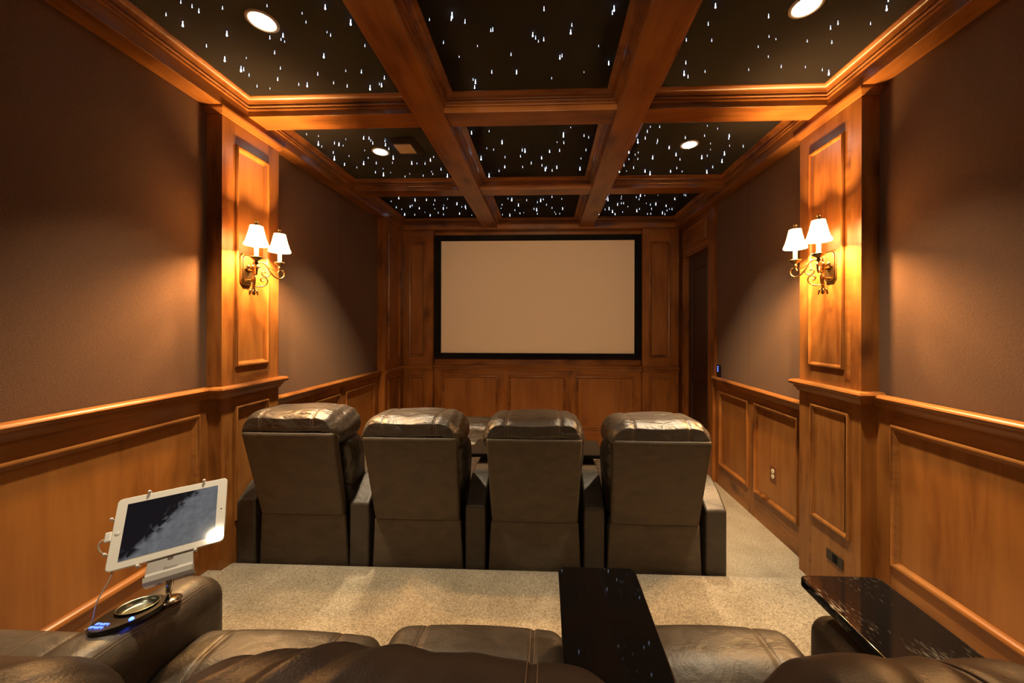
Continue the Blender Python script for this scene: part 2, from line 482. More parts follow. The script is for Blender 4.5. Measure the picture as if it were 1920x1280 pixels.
count = [0]
def panelling(fr, u0, u1, v0, v1, n0, panels, label, back_n=-0.012, rail=None, rail_ends=None, stile_mat=WZ, rail_mat=WY, sides=True):
    """A framed run of wainscot: frame of stiles and rails at depth n0, recessed panels, mouldings, optional chair rail."""
    count[0] += 1
    panels = sorted(panels)
    us = sorted({p[0] for p in panels})
    bm = NB()
    # group panels by columns
    cols = {}
    for p in panels: cols.setdefault((p[0], p[1]), []).append((p[2], p[3]))
    keys = sorted(cols)
    edge = u0
    for (a, b) in keys:
        box(bm, edge, a, v0, v1, back_n, n0, fr)          # stile (u, v, n)
        edge = b
    box(bm, edge, u1, v0, v1, back_n, n0, fr)
    root = struct(obj('trim_%d' % count[0], bm, stile_mat), label, 'panelling')
    bm = NB()
    for (a, b) in keys:
        e = v0
        for (c, d) in sorted(cols[(a, b)]):
            box(bm, a, b, e, c, back_n, n0 - 0.0006, fr); e = d
        box(bm, a, b, e, v1, back_n, n0 - 0.0006, fr)
    obj('rail', bm, rail_mat, root)
    for p in panels:
        bm = NB(); box(bm, p[0], p[1], p[2], p[3], back_n - 0.004, n0 - 0.009, fr)
        obj('recessed_panel', bm, WP, root)
        bm = NB(); mould_ring(bm, fr, *p, n0)
        obj('panel_moulding', bm, WZ if (p[3] - p[2]) > (p[1] - p[0]) else rail_mat, root, smooth=True, angle=40)
    if rail is not None:
        bm = NB(); rail_run(bm, fr, rail_ends[0] if rail_ends else u0, rail_ends[1] if rail_ends else u1, rail, n0)
        obj('chair_rail', bm, rail_mat, root, smooth=True, angle=40)
    return root

CAP = [(0, 0), (0.026, 0), (0.026, -0.012), (0.020, -0.020), (0.012, -0.030), (0.006, -0.040), (0, -0.042)]
def wrap_mould(root, name, fr, u0, u1, v, n0, depth, prof, mat):
    """a moulding wrapped round the front and both sides of a pilaster with mitred corners"""
    rings = []
    for a, b in prof:
        rings.append([bm_v for bm_v in ((u0 - a, v + b, n0 - depth), (u0 - a, v + b, n0 + a), (u1 + a, v + b, n0 + a), (u1 + a, v + b, n0 - depth))])
    bm = NB()
    V = [[bm.verts.new(fr(*q)) for q in r] for r in rings]
    k = len(V)
    for i in range(k):
        A, B = V[i], V[(i + 1) % k]
        for j in range(3): bm.faces.new((A[j], A[j + 1], B[j + 1], B[j]))
    return obj(name, bm, mat, root, smooth=True, angle=40)

# left wall
panelling(left, YB, 2.045, ZP - 0.02, 1.19, 0.0, [(-0.75, 0.45, 0.366, 1.085), (0.56, 1.972, 0.366, 1.085)],
          'cherry wainscot on the left wall beside the rear seats', rail=1.232)
r = panelling(left, 2.028, 2.474, 0.0, ZB, PIL, [(2.115, 2.378, 0.41, 1.10), (2.115, 2.378, 1.335, 2.68)],
          'left cherry pilaster carrying a lit wall lamp')
wrap_mould(r, 'chair_rail', left, 2.028, 2.474, 1.232, PIL, 0.09, RAIL, WY)
wrap_mould(r, 'cap_moulding', left, 2.028, 2.474, ZB, PIL, 0.09, CAP, WY)
panelling(left, 2.474, 4.163, 0.0, 1.05, 0.0, [(2.57, 2.915, 0.212, 0.95), (3.0, 3.375, 0.212, 0.95), (3.465, 4.08, 0.212, 0.95)],
          'cherry wainscot on the left wall beside the front seats', rail=1.082)
panelling(left, 4.163, 4.72, 0.0, ZB, PIL, [(4.25, 4.60, 0.28, 0.95), (4.25, 4.60, 1.20, 2.69)],
          'cherry corner pilaster at the far end of the left wall', rail=1.085)
# right wall
panelling(right, YB, 2.005, ZP - 0.02, 1.19, 0.0, [(-0.75, 0.45, 0.38, 1.092), (0.56, 1.90, 0.38, 1.092)],
          'cherry wainscot on the right wall beside the rear seats', rail=1.236)
r = panelling(right, 1.983, 2.448, 0.0, ZB, PIL, [(2.05, 2.338, 0.41, 1.11), (2.088, 2.36, 1.345, 2.677)],
          'right cherry pilaster carrying a lit wall lamp')
wrap_mould(r, 'chair_rail', right, 1.983, 2.448, 1.245, PIL, 0.09, RAIL, WY)
wrap_mould(r, 'cap_moulding', right, 1.983, 2.448, ZB, PIL, 0.09, CAP, WY)
panelling(right, 2.448, 3.80, 0.0, 1.05, 0.0, [(2.57, 3.10, 0.212, 0.957), (3.19, 3.71, 0.21, 0.95)],
          'cherry wainscot on the right wall holding the power outlet', rail=1.085)
# door surround on the right wall
count[0] += 1
bm = NB(); box(bm, 3.795, 3.945, 0, ZB, -0.012, 0.014, right)
root = struct(obj('trim_%d' % count[0], bm, WZ), 'cherry casing and header around the dark door', 'door casing')
bm = NB(); box(bm, 3.795, 3.83, 0, 1.09, 0.014, 0.03, right); obj('rail_stop', bm, WZ, root)
bm = NB(); box(bm, 4.645, 4.82, 0, ZB, -0.012, 0.013, right); obj('side_casing', bm, WZ, root)
bm = NB(); box(bm, 3.945, 4.645, 2.49, ZB, -0.012, 0.010, right); obj('header', bm, WY, root)
bm = NB(); mould_ring(bm, right, 3.99, 4.60, 2.56, 2.79, 0.010); obj('panel_moulding', bm, WY, root, smooth=True, angle=40)
bm = NB(); box(bm, 3.945, 3.975, 0, 2.49, -0.09, 0.004, right); box(bm, 4.615, 4.645, 0, 2.49, -0.09, 0.004, right); box(bm, 3.975, 4.615, 2.46, 2.49, -0.09, 0.004, right)
obj('jamb', bm, WZ, root)
bm = NB(); box(bm, 3.977, 4.613, 0.012, 2.457, -0.085, -0.045, right)
door = struct(obj('door_1', bm, DOORM), 'dark brown panelled door in the right wall near the screen', 'door')
for v0, v1 in ((0.22, 0.95), (1.10, 2.30)):
    bm = NB(); mould_ring(bm, right, 4.08, 4.51, v0, v1, -0.045); obj('panel_moulding', bm, DOORM, door, smooth=True, angle=40)
bm = NB()
lathe(bm, [(0.026, 0), (0.026, 0.006), (0.012, 0.012), (0.010, 0.045)], (0, 0, 0), 16, axis='x')
for v in bm.verts: v.co = Vector((XR + 0.045 - v.co.x, 4.025 + v.co.y, 0.95 + v.co.z))
tube(bm, [(XR + 0.0, 4.025, 0.95), (XR + 0.0, 4.07, 0.95), (XR + 0.004, 4.13, 0.948)], 0.008)
obj('door_handle', bm, DARKMETAL, door, smooth=True)
# front wall
for side, (a, b), (pa, pb), lab in ((0, (-1.90, -1.472), (-1.787, -1.577), 'front cherry pilaster left of the screen'), (1, (1.245, 1.70), (1.33, 1.588), 'front cherry pilaster right of the screen')):
    r = panelling(front, a, b, 0.0, ZB, 0.0, [(pa, pb, 0.28, 0.945), (pa, pb, 1.20, 2.69)], lab, back_n=-0.11, rail_mat=WX, rail=1.085)
panelling(front, -1.472, 1.245, 0.0, 1.06, -0.05, [(-1.37, -0.619, 0.28, 0.95), (-0.485, 0.269, 0.28, 0.95), (0.401, 1.159, 0.28, 0.95)],
          'low cherry wainscot under the projection screen', back_n=-0.11, rail_mat=WX, rail=1.09)
# back wall dado keeps the room closed
panelling(back, XL + 0.01, XR - 0.01, ZP - 0.02, 1.19, 0.0, [(-1.8, -0.2, 0.37, 1.08), (0.0, 1.6, 0.37, 1.08)], 'cherry wainscot on the rear wall', rail_mat=WX, rail=1.232)

# ---- coffered ceiling
def beam(x0, x1, y0, y1, z0, mat, label):
    count[0] += 1
    bm = NB(); box(bm, x0, x1, y0, y1, z0, ZC + 0.02)
    return struct(obj('trim_%d' % count[0], bm, mat, bevel=0.003, bseg=2), label, 'beam')
frz = [beam(XL - 0.02, -1.85, YB, 4.82, ZB, WY, 'cherry frieze running along the top of the left wall'),
       beam(1.65, XR + 0.02, YB, 4.82, ZB, WY, 'cherry frieze running along the top of the right wall'),
       beam(XL, XR, 4.65, 4.82, ZB + 0.001, WX, 'cherry frieze over the projection screen'),
       beam(XL, XR, YB - 0.02, YB + 0.10, ZB + 0.001, WX, 'cherry frieze over the rear wall')]
BXL, BXR = (-0.805, -0.620), (0.425, 0.605)
beam(BXL[0], BXL[1], YB + 0.08, 4.66, 2.865, WY, 'long cherry ceiling beam left of centre')
beam(BXR[0], BXR[1], YB + 0.08, 4.66, 2.865, WY, 'long cherry ceiling beam right of centre')
CR = [(-0.27, -0.11), (0.96, 1.12), (2.19, 2.345), (3.42, 3.575)]
for (a, b), lab in zip(CR, ('cross beam over the rear wall seats', 'cherry cross beam above the rear seats', 'nearer cherry cross beam between the two wall lamps', 'farther cherry cross beam nearest the screen')):
    beam(-1.86, 1.66, a, b, 2.885, WX, lab)
CROWN = [(0.0, -0.066), (0.008, -0.065), (0.011, -0.059), (0.008, -0.053), (0.012, -0.051), (0.018, -0.048), (0.019, -0.041), (0.014, -0.037), (0.021, -0.034), (0.023, -0.029), (0.028, -0.022), (0.037, -0.015), (0.047, -0.010), (0.053, -0.008), (0.055, -0.004), (0.055, 0.0)]
CX = [(-1.85, BXL[0]), (BXL[1], BXR[0]), (BXR[1], 1.65)]
CY = [(YB + 0.10, CR[0][0]), (CR[0][1], CR[1][0]), (CR[1][1], CR[2][0]), (CR[2][1], CR[3][0]), (CR[3][1], 4.65)]
crown_n = 0
for i, (x0, x1) in enumerate(CX):
    for j, (y0, y1) in enumerate(CY):
        bm = NB(); rings = []
        for p, dz in CROWN:
            pl = p if i == 0 else p * 1.2
            pr = p if i == 2 else p * 1.2
            rings.append([bm.verts.new(q) for q in ((x0 + pl, y0 + p, ZC + dz), (x1 - pr, y0 + p, ZC + dz), (x1 - pr, y1 - p, ZC + dz), (x0 + pl, y1 - p, ZC + dz))])
        ln = {0: 'left', 1: 'middle', 2: 'right'}[i]
        for A, B in zip(rings, rings[1:]):
            for k in range(4): bm.faces.new((A[k], A[(k + 1) % 4], B[(k + 1) % 4], B[k]))
        count[0] += 1
        rn = ('rear wall', 'rear seat', 'nearest visible', 'second visible', 'farthest')[j]
        struct(obj('trim_%d' % count[0], bm, WX, smooth=True, angle=40), 'cherry crown moulding inside the %s coffer of the %s row' % (ln, rn), 'moulding')
# ---------------------------------------------------------------- ceiling panels with fibre stars
STARS = {
    (0, 0): [(-1569,1501,0),(-1540,1522,0),(-1531,1544,0),(-1415,1535,0),(-1697,1558,0),(-1668,1605,1),(-1213,1533,0),(-1514,1666,1),(-1684,1738,0),(-1329,1698,0),(-1256,1687,1),(-1286,1714,0),(-1279,1729,0),(-1377,1791,0),(-1667,1822,1),(-1556,1827,0),(-1641,1893,1),(-1633,1901,0),(-1642,1947,0),(-1671,2038,0),(-1615,2065,0),(-1507,1984,1),(-1430,1902,0),(-1086,1576,0),(-1099,1621,0),(-961,1544,1),(-1037,1681,0),(-1029,1696,0),(-1139,1819,1),(-1255,1950,0),(-1211,2026,0),(-1418,2031,0),(-1370,2033,1),(-891,1623,1),(-897,1765,0),(-1089,1935,0),(-1005,1940,0),(-901,1991,0),(-1147,2053,0),(-1020,2068,1),(-955,2047,0),(-945,2052,1)],
    (0, 1): [(-1727,2557,0),(-1659,2588,0),(-1716,2676,1),(-1726,2733,0),(-1594,2680,0),(-1569,2697,1),(-1733,2912,1),(-1690,2825,0),(-1484,2640,0),(-1336,2614,1),(-1299,2620,0),(-1304,2658,0),(-1305,2690,0),(-1203,2670,0),(-1220,2719,1),(-1222,2783,0),(-1245,2918,1),(-1298,3026,0),(-1428,2810,0),(-1459,2930,0),(-1432,3015,0),(-1537,3008,1),(-1716,3033,1),(-1646,3104,0),(-1556,2730,0),(-1428,3136,0),(-1470,3235,1),(-1397,3218,0),(-1297,3299,0),(-1130,3022,1),(-1095,3046,0),(-1024,3042,0),(-1234,3250,0),(-1122,3285,0),(-1022,3211,0),(-1025,3257,0),(-957,2978,1),(-916,2932,0),(-919,3153,0),(-897,3280,1),(-1600,2894,0),(-1525,3195,0)],
    (0, 2): [(-1577,3838,1),(-1705,3943,0),(-1727,4134,0),(-1418,3891,1),(-1296,3900,1),(-1209,3917,0),(-1062,3894,0),(-1554,4109,1),(-1520,4079,0),(-1269,4066,0),(-1299,4210,0),(-1470,4173,1),(-1159,4091,0),(-1190,4181,1),(-1151,4183,0),(-993,4028,1),(-920,4128,1),(-966,4148,0),(-930,4196,0),(-1692,4207,0),(-1728,4386,1),(-1612,4410,0),(-1459,4336,0),(-1428,4440,1),(-1298,4341,0),(-1253,4411,0),(-1048,4382,1),(-914,4463,0)],
    (1, 0): [(-419,1601,1),(-428,1622,0),(-529,1628,0),(-369,1639,0),(-249,1688,0),(-259,1694,0),(-502,1759,0),(-340,1789,0),(-448,1857,0),(-9,1586,0),(-63,1723,1),(-50,1744,0),(-37,1769,0),(-11,1754,0),(119,1677,0),(116,1714,1),(72,1873,1),(82,1863,0),(261,1810,0),(330,1922,1),(296,1593,1),(293,1617,0),(-178,1846,0),(-160,1972,1),(-295,1967,0),(32,2033,0),(208,1992,0),(-410,2028,0),(-399,2040,1),(-413,2089,1)],
    (1, 1): [(-530,2572,1),(-402,2560,0),(-327,2704,1),(-459,2808,0),(-408,2827,0),(-529,2951,1),(-184,2834,0),(-163,2840,1),(-205,2940,0),(-333,2951,0),(-34,2970,1),(30,2864,1),(85,2733,0),(127,2614,1),(136,2735,0),(108,2849,0),(173,2536,0),(277,2640,0),(313,2666,0),(314,2850,0),(290,2997,0),(-122,3058,0),(-354,3125,1),(-200,3137,0),(-414,3205,0),(-515,3285,1),(-32,3108,0),(-4,3179,1),(6,3154,0),(57,3209,0),(96,3146,1),(298,3174,1)],
    (1, 2): [(67,3856,0),(-366,3910,1),(-406,3901,0),(-207,3948,0),(-54,3944,1),(-25,3933,0),(-92,4023,0),(174,3927,0),(-308,4094,1),(-493,4089,0),(-521,4225,0),(9,4104,0),(-105,4252,1),(-136,4237,0),(74,4211,0),(198,4233,1),(-363,4278,0),(-441,4453,1),(-530,4449,0),(-311,4394,0),(-265,4391,0),(-101,4421,0),(109,4377,0),(172,4429,0),(124,4444,0)],
    (2, 0): [(732,1597,1),(743,1692,0),(803,1790,0),(679,1783,0),(993,1658,0),(1067,1778,0),(1111,1797,0),(1269,1812,0),(1392,1821,0),(1053,1841,0),(1143,1910,0),(734,1933,0),(754,2010,1),(865,2007,0),(787,2041,0),(1094,2001,0),(1252,1980,0),(1386,1992,0),(1491,2015,0),(1536,2030,1),(1318,1732,0),(1331,1706,0),(1480,1634,1),(1453,1597,0),(1485,1718,0)],
    (2, 1): [(725,2545,0),(788,2543,0),(718,2595,0),(729,2688,0),(684,2724,1),(829,2724,0),(838,2769,0),(950,2832,1),(655,2887,1),(734,2911,0),(719,2949,0),(1042,2944,1),(870,2987,1),(759,3021,0),(687,3025,0),(670,3130,0),(762,3175,0),(878,3243,1),(654,3247,1),(719,3256,0),(934,3286,1),(1107,3262,1),(1139,3198,0),(1108,3039,0),(1213,3276,0),(1019,2690,0),(1114,2547,0),(1201,2584,0),(1149,2672,0),(1326,2675,1),(1339,2708,0),(1405,2828,0),(1244,2790,0),(1288,2888,0),(1418,2936,1),(1305,2983,0),(1266,2994,1),(1462,3067,1),(1508,2831,0),(1439,3183,0),(1428,3272,1),(1112,2860,0)],
    (2, 2): [(992,3840,1),(1044,3859,0),(1180,3859,0),(1445,3846,0),(1466,3855,0),(1389,3957,1),(803,3872,0),(813,3939,0),(673,3948,1),(654,3947,0),(964,3898,0),(1009,3958,0),(808,4107,1),(844,4079,0),(867,4074,0),(1124,4102,0),(1179,4133,0),(1230,4099,1),(1368,4177,1),(645,4253,0),(697,4286,0),(736,4240,1),(943,4200,0),(1097,4283,0),(1076,4324,1),(795,4348,1),(1234,4278,0),(924,4391,0),(645,4423,1),(847,4460,1),(1241,4469,0),(1278,4459,0),(1406,4423,1),(1436,4348,0),(1449,4303,0),(1475,4294,0),(1453,4479,0)],
}
ROWN = ['row nearest the camera', 'middle row', 'row nearest the screen']
COLN = ['left', 'centre', 'right']
def star_mesh(name, r, ln, mat):
    bm = NB()
    lathe(bm, [(r * 0.30, ln), (r * 0.38, ln * 0.55), (r * 0.75, ln * 0.32), (r, ln * 0.16), (r * 0.6, ln * 0.03), (0.0002, 0.0)], seg=8)
    me = bpy.data.meshes.new(name); bmesh.ops.recalc_face_normals(bm, faces=bm.faces); bm.to_mesh(me); bm.free()
    me.materials.append(mat)
    for p in me.polygons: p.use_smooth = True
    return me
STAR_S = star_mesh('star_light', 0.0022, 0.020, STARM)
STAR_B = star_mesh('star_light_bright', 0.0038, 0.028, STARB)
rnd = random.Random(11)
for i in range(3):
    for j in range(3):
        x0, x1 = CX[i]; y0, y1 = CY[j + 2]
        bm = NB(); box(bm, x0 + 0.002, x1 - 0.002, y0 + 0.002, y1 - 0.002, ZC - 0.004, ZC + 0.01)
        p = obj('star_ceiling_panel', bm, CEILM)
        p['label'] = 'black star ceiling panel in the %s coffer of the %s' % (COLN[i], ROWN[j]); p['category'] = 'ceiling panel'
        p['group'] = 'star panels between the ceiling beams'
        for (sx, sy, b) in STARS[(i, j)]:
            o = bpy.data.objects.new('star_light', STAR_B if b else STAR_S); COL.objects.link(o); o.parent = p
            ln = 0.028 if b else 0.020
            s = rnd.uniform(0.8, 1.3) if b else rnd.uniform(0.65, 1.25)
            if j == 0: s *= 0.88
            o.scale = (s, s, s)
            o.location = (sx / 1000, sy / 1000, ZC - 0.004 - ln * s + 0.001)

# ---------------------------------------------------------------- lights in the ceiling, plus an added fill spot
CAN_COL = (1.0, 0.80, 0.52)
LAMP_COL = (1.0, 0.55, 0.20)
def can(x, y, label, power, spread=SPREAD):
    t = thing('recessed_light', label, 'ceiling light', (x, y, ZC - 0.004), group='recessed ceiling lights')
    bm = NB(); lathe(bm, [(0.066, 0.0), (0.066, -0.004), (0.060, -0.007), (0.052, -0.006), (0.050, 0.0)], seg=40, cap=False)
    obj('trim_ring', bm, TRIMRING, t, smooth=True)
    bm = NB(); lathe(bm, [(0.051, -0.003), (0.030, -0.0045), (0.0001, -0.005)], seg=40, cap=False)
    obj('lens', bm, LENS, t, smooth=True)
    d = bpy.data.lights.new('can_lamp', 'AREA'); d.shape = 'DISK'; d.size = 0.09; d.energy = power; d.color = CAN_COL; d.spread = math.radians(spread)
    o = bpy.data.objects.new('can_lamp', d); COL.objects.link(o); o.location = (x, y, ZC - 0.013)
    return t
can(-1.30, 1.615, 'round lit ceiling light, left of the two nearest the camera', P_CAN)
can(1.131, 1.62, 'round lit ceiling light cut by the top edge of the photo on the right', P_CAN)
can(-1.317, 2.846, 'small round lit ceiling light beside the beige ceiling grille', P_CAN)
can(1.096, 2.813, 'small round lit ceiling light in the right coffer of the middle row', P_CAN)
can(RCX, RCY, 'round ceiling light behind the viewer, mirrored as a bright spot on the tablet', P_REAR, 140)
d = bpy.data.lights.new('screen_fill_spot', 'SPOT'); d.energy = P_SPOT; d.color = (1.0, 0.66, 0.36); d.spot_size = math.radians(52); d.spot_blend = 1.0; d.shadow_soft_size = 0.06  # unseen fill light, added behind the viewer to brighten the screen and front wall
o = bpy.data.objects.new('screen_fill_spot', d); COL.objects.link(o); o.location = (-0.1, -0.75, 2.80)
o.rotation_euler = (Vector((-0.1, 4.75, 1.95)) - Vector(o.location)).to_track_quat('-Z', 'Y').to_euler()

t = thing('ceiling_grille', 'square beige ceiling grille beside the small left ceiling light', 'grille', (-1.097, 2.797, ZC - 0.004))
bm = NB(); box(bm, -0.067, 0.067, -0.067, 0.067, -0.012, 0.0); obj('plate', bm, GRILLE, t, bevel=0.003)
bm = NB()
for k in range(9):
    y = -0.052 + k * 0.013
    box(bm, -0.055, 0.055, y - 0.002, y + 0.002, -0.0145, -0.0115)
obj('louvre', bm, GRILLE, t)
bm = NB(); box(bm, -0.10, 0.125, -0.16, 0.10, -0.0035, 0.0); obj('black_surround', bm, BLACKP, t)

# ---------------------------------------------------------------- wall lamps
def scroll_pts(arr):
    return [((x - 300) * 0.000412, 0.0, 1.970 - (y - 790) * 0.00047) for x, y in arr]
def sconce(wall_sign, wx, y, z0, label):
    # local frame: +x out of the wall, built for the left wall; the right one is turned by 180 degrees about z
    t = thing('wall_sconce', label, 'wall lamp', (wx, y, 0.0), rotz=0.0 if wall_sign > 0 else PI, group='two-arm brass wall lamps')
    dz = z0
    bm = NB()
    prism(bm, [(-0.048, 1.862), (-0.030, 1.838), (0.030, 1.838), (0.048, 1.862), (0.048, 2.012), (0.030, 2.036), (-0.030, 2.036), (-0.048, 2.012)], 0, 0.0, 0.014)
    prism(bm, [(-0.036, 1.870), (-0.024, 1.852), (0.024, 1.852), (0.036, 1.870), (0.036, 2.004), (0.024, 2.022), (-0.024, 2.022), (-0.036, 2.004)], 0, 0.014, 0.022)
    bp = obj('backplate', bm, BRASS, t, bevel=0.003)
    bm = NB()
    octo = [(-0.042, 1.866), (-0.027, 1.845), (0.027, 1.845), (0.042, 1.866), (0.042, 2.008), (0.027, 2.029), (-0.027, 2.029), (-0.042, 2.008)]
    loop = []
    for (y0, z0_), (y1, z1_) in zip(octo, octo[1:] + octo[:1]):
        m = max(2, int(math.hypot(y1 - y0, z1_ - z0_) / 0.003))
        loop += [(0.0150, y0 + (y1 - y0) * q / m, z0_ + (z1_ - z0_) * q / m) for q in range(m)]
    tube(bm, loop, [0.0022 + 0.0016 * abs(math.sin(q * 0.8)) for q in range(len(loop))], 6, closed=True)
    obj('beading', bm, BRASS, bp, smooth=True)
    # stem and hub
    bm = NB()
    lathe(bm, [(0.0005, 1.778), (0.008, 1.782), (0.011, 1.790), (0.008, 1.798), (0.006, 1.802), (0.010, 1.806), (0.010, 1.818), (0.007, 1.824), (0.007, 1.866), (0.012, 1.872), (0.012, 1.882), (0.008, 1.890), (0.008, 1.930), (0.014, 1.938), (0.020, 1.952), (0.015, 1.964), (0.010, 1.972), (0.001, 1.978)], (0.055, 0, 0), 16)
    tube(bm, [(0.018, 0, 1.93), (0.055, 0, 1.93)], 0.009)
    tube(bm, [(0.018, 0, 1.87), (0.055, 0, 1.872)], 0.007)
    st = obj('stem', bm, BRASS, t, smooth=True, angle=50)
    for k in range(6):
        a = 2 * PI * k / 6; ca, sa = math.cos(a), math.sin(a)
        bm = NB()
        pts = spline([(0.055 + 0.008 * ca, 0.008 * sa, 1.936), (0.055 + 0.020 * ca, 0.020 * sa, 1.950), (0.055 + 0.030 * ca, 0.030 * sa, 1.958), (0.055 + 0.038 * ca, 0.038 * sa, 1.948)], 4)
        m = len(pts); tube(bm, pts, [0.0075 * math.sin(PI * (0.15 + 0.8 * q / (m - 1))) for q in range(m)], 6)
        obj('leaf', bm, BRASS, st, smooth=True)
        bm = NB()
        pts = spline([(0.055 + 0.008 * ca, 0.008 * sa, 1.812), (0.055 + 0.018 * ca, 0.018 * sa, 1.804), (0.055 + 0.022 * ca, 0.022 * sa, 1.790), (0.055 + 0.025 * ca, 0.025 * sa, 1.776)], 4)
        m = len(pts); tube(bm, pts, [0.0045 * math.sin(PI * (0.2 + 0.75 * q / (m - 1))) for q in range(m)], 6)
        obj('drop_leaf', bm, BRASS, st, smooth=True)
    for ang in (-PI / 4, PI / 4):
        c, s = math.cos(ang), math.sin(ang)
        place = lambda p: (0.055 + p[0] * c - p[1] * s, p[0] * s + p[1] * c, p[2])
        bm = NB()
        for arr, r in (([(300, 800), (350, 765), (400, 755), (450, 780), (500, 860), (560, 930), (630, 955), (680, 925), (690, 875), (660, 842), (620, 850), (605, 880)], 0.0052),
                       ([(505, 850), (505, 905), (460, 943), (415, 930), (400, 895), (425, 875), (455, 890)], 0.0042),
                       ([(480, 800), (530, 840), (585, 850)], 0.0032),
                       ([(310, 1082), (400, 1078), (455, 1045), (474, 1000), (455, 962), (410, 955), (385, 980), (400, 1010), (425, 1000)], 0.0042),
                       ([(310, 840), (360, 850), (395, 830)], 0.0032)):
            pts = [place(p) for p in spline(scroll_pts(arr), 6)]
            tube(bm, pts, r, 8)
        arm = obj('scroll_arm', bm, BRASS, t, smooth=True)
        L = 0.135
        bx, by, _ = place((L, 0, 0))
        bm = NB()
        lathe(bm, [(0.002, 1.925), (0.009, 1.930), (0.006, 1.938), (0.012, 1.944), (0.010, 1.954), (0.008, 1.958), (0.016, 1.966), (0.026, 1.974), (0.0315, 1.982), (0.0300, 1.984), (0.020, 1.979), (0.013, 1.976), (0.012, 1.990), (0.001, 1.990)], (bx, by, 0.014), 24,
              wob=lambda a, z: 1 + (0.10 * math.sin(6 * a) if z > 1.972 else 0))
        obj('candle_cup', bm, BRASS, arm, smooth=True)
        bm = NB(); lathe(bm, [(0.0115, 1.978), (0.0115, 2.060), (0.0001, 2.060)], (bx, by, 0.014), 16)
        obj('candle_sleeve', bm, CANDLE, arm, smooth=True, angle=40)
        # shade
        zb = 2.066
        prof = [(0.0615, 0.0), (0.0625, 0.002), (0.0600, 0.016), (0.0545, 0.030), (0.0485, 0.050), (0.0430, 0.072), (0.0375, 0.096), (0.0330, 0.118)]
        bm = NB(); lathe(bm, prof, (0, 0, 0), 36, cap=False, wob=lambda a, z: 1 - 0.035 * abs(math.sin(3 * a)) * (1 if z > 0.02 else 0.3))
        for v in bm.verts: v.co += Vector((bx, by, zb))
        shade = obj('lamp_shade', bm, SHADE, t, smooth=True)
        bm = NB()
        for (r, z) in ((0.0605, 0.0165), (0.0335, 0.1175)):
            tube(bm, [(bx + r * math.cos(2 * PI * k / 36), by + r * math.sin(2 * PI * k / 36), zb + z) for k in range(36)], 0.0019, 6, closed=True)
        for k in range(6):
            a = 2 * PI * k / 6
            tube(bm, [(bx + (r + 0.0005) * math.cos(a), by + (r + 0.0005) * math.sin(a), zb + z) for r, z in prof[2:]], 0.0018, 5)
        obj('braid_trim', bm, SHADETRIM, shade, smooth=True)
        bm = NB()
        for k in range(3):
            a = 2 * PI * k / 3
            tube(bm, [(bx, by, zb + 0.122), (bx + 0.034 * math.cos(a), by + 0.034 * math.sin(a), zb + 0.1175)], 0.001, 5)
        lathe(bm, [(0.010, 0.120), (0.011, 0.126), (0.005, 0.131), (0.009, 0.136), (0.006, 0.142), (0.0005, 0.147)], (bx, by, zb), 12)
        for k in range(4):
            a = 2 * PI * k / 4
            ball(bm, (bx + 0.008 * math.cos(a), by + 0.008 * math.sin(a), zb + 0.143), 0.0042, 6)
        obj('finial', bm, BRASS, shade, smooth=True)
        d = bpy.data.lights.new('sconce_lamp', 'POINT'); d.energy = P_LAMP; d.color = LAMP_COL; d.shadow_soft_size = 0.022
        o = bpy.data.objects.new('sconce_lamp', d); COL.objects.link(o)
        w = Matrix.Rotation(0.0 if wall_sign > 0 else PI, 4, 'Z') @ Vector((bx, by, 0))
        o.location = (wx + w.x, y + w.y, zb + 0.044)
    return t
sconce(1, XL + PIL - 0.012, 2.205, 0, 'lit two-arm brass wall lamp on the left pilaster')
sconce(-1, XR - PIL + 0.012, 2.190, 0, 'lit two-arm brass wall lamp on the right pilaster')

# ---------------------------------------------------------------- projection screen
t = thing('projector_screen', 'wide blank projection screen in a black frame on the far wall', 'screen', (-0.113, 4.775, 1.985))
hw, hh, iw, ih = 1.352, 0.812, 1.268, 0.738
bm = NB()
for a in ((-hw, hw, ih, hh), (-hw, hw, -hh, -ih), (-hw, -iw, -ih, ih), (iw, hw, -ih, ih)):
    box(bm, a[0], a[1], -0.035, 0.02, a[2], a[3])
obj('frame', bm, BLACK, t, bevel=0.004)
bm = NB(); box(bm, -iw - 0.01, iw + 0.01, -0.016, -0.010, -ih - 0.01, ih + 0.01); obj('screen_surface', bm, SCREENM, t)

# ---------------------------------------------------------------- small wall fittings
t = thing('power_outlet', 'brown double power outlet in the right wainscot panel', 'outlet', (XR + 0.014, 2.866, 0.455))
bm = NB(); box(bm, -0.008, 0.0, -0.038, 0.038, -0.064, 0.064); obj('cover_plate', bm, BROWNP, t, bevel=0.003)
for z in (-0.0205, 0.0205):
    bm = NB(); lathe(bm, [(0.017, 0), (0.017, -0.003), (0.0001, -0.003)], (-0.008, 0, z), 24, axis='x')
    r = obj('receptacle', bm, IVORY, t, smooth=True, angle=40); r['label'] = 'ivory socket face'
    bm = NB()
    for s in (-0.006, 0.006): box(bm, -0.0118, -0.0108, s - 0.001, s + 0.001, z - 0.001, z + 0.007)
    box(bm, -0.0118, -0.0108, -0.002, 0.002, z - 0.011, z - 0.007)
    obj('slot', bm, BLACKP, r)
t = thing('wall_keypad', 'small black wall keypad with three blue lights by the door', 'keypad', (XR + 0.012, 3.735, 1.150))
bm = NB(); box(bm, -0.012, 0.0, -0.036, 0.036, -0.060, 0.060); obj('body', bm, BLACKP, t, bevel=0.003)
for k in range(3):
    bm = NB(); ball(bm, (-0.012, 0.012, 0.038 - k * 0.021), 0.0055, 10); obj('blue_light', bm, BLUELED, t, smooth=True)
t = thing('wall_vent', 'small bronze louvred vent low on the right pilaster', 'vent', (XR - PIL, 2.153, 0.252))
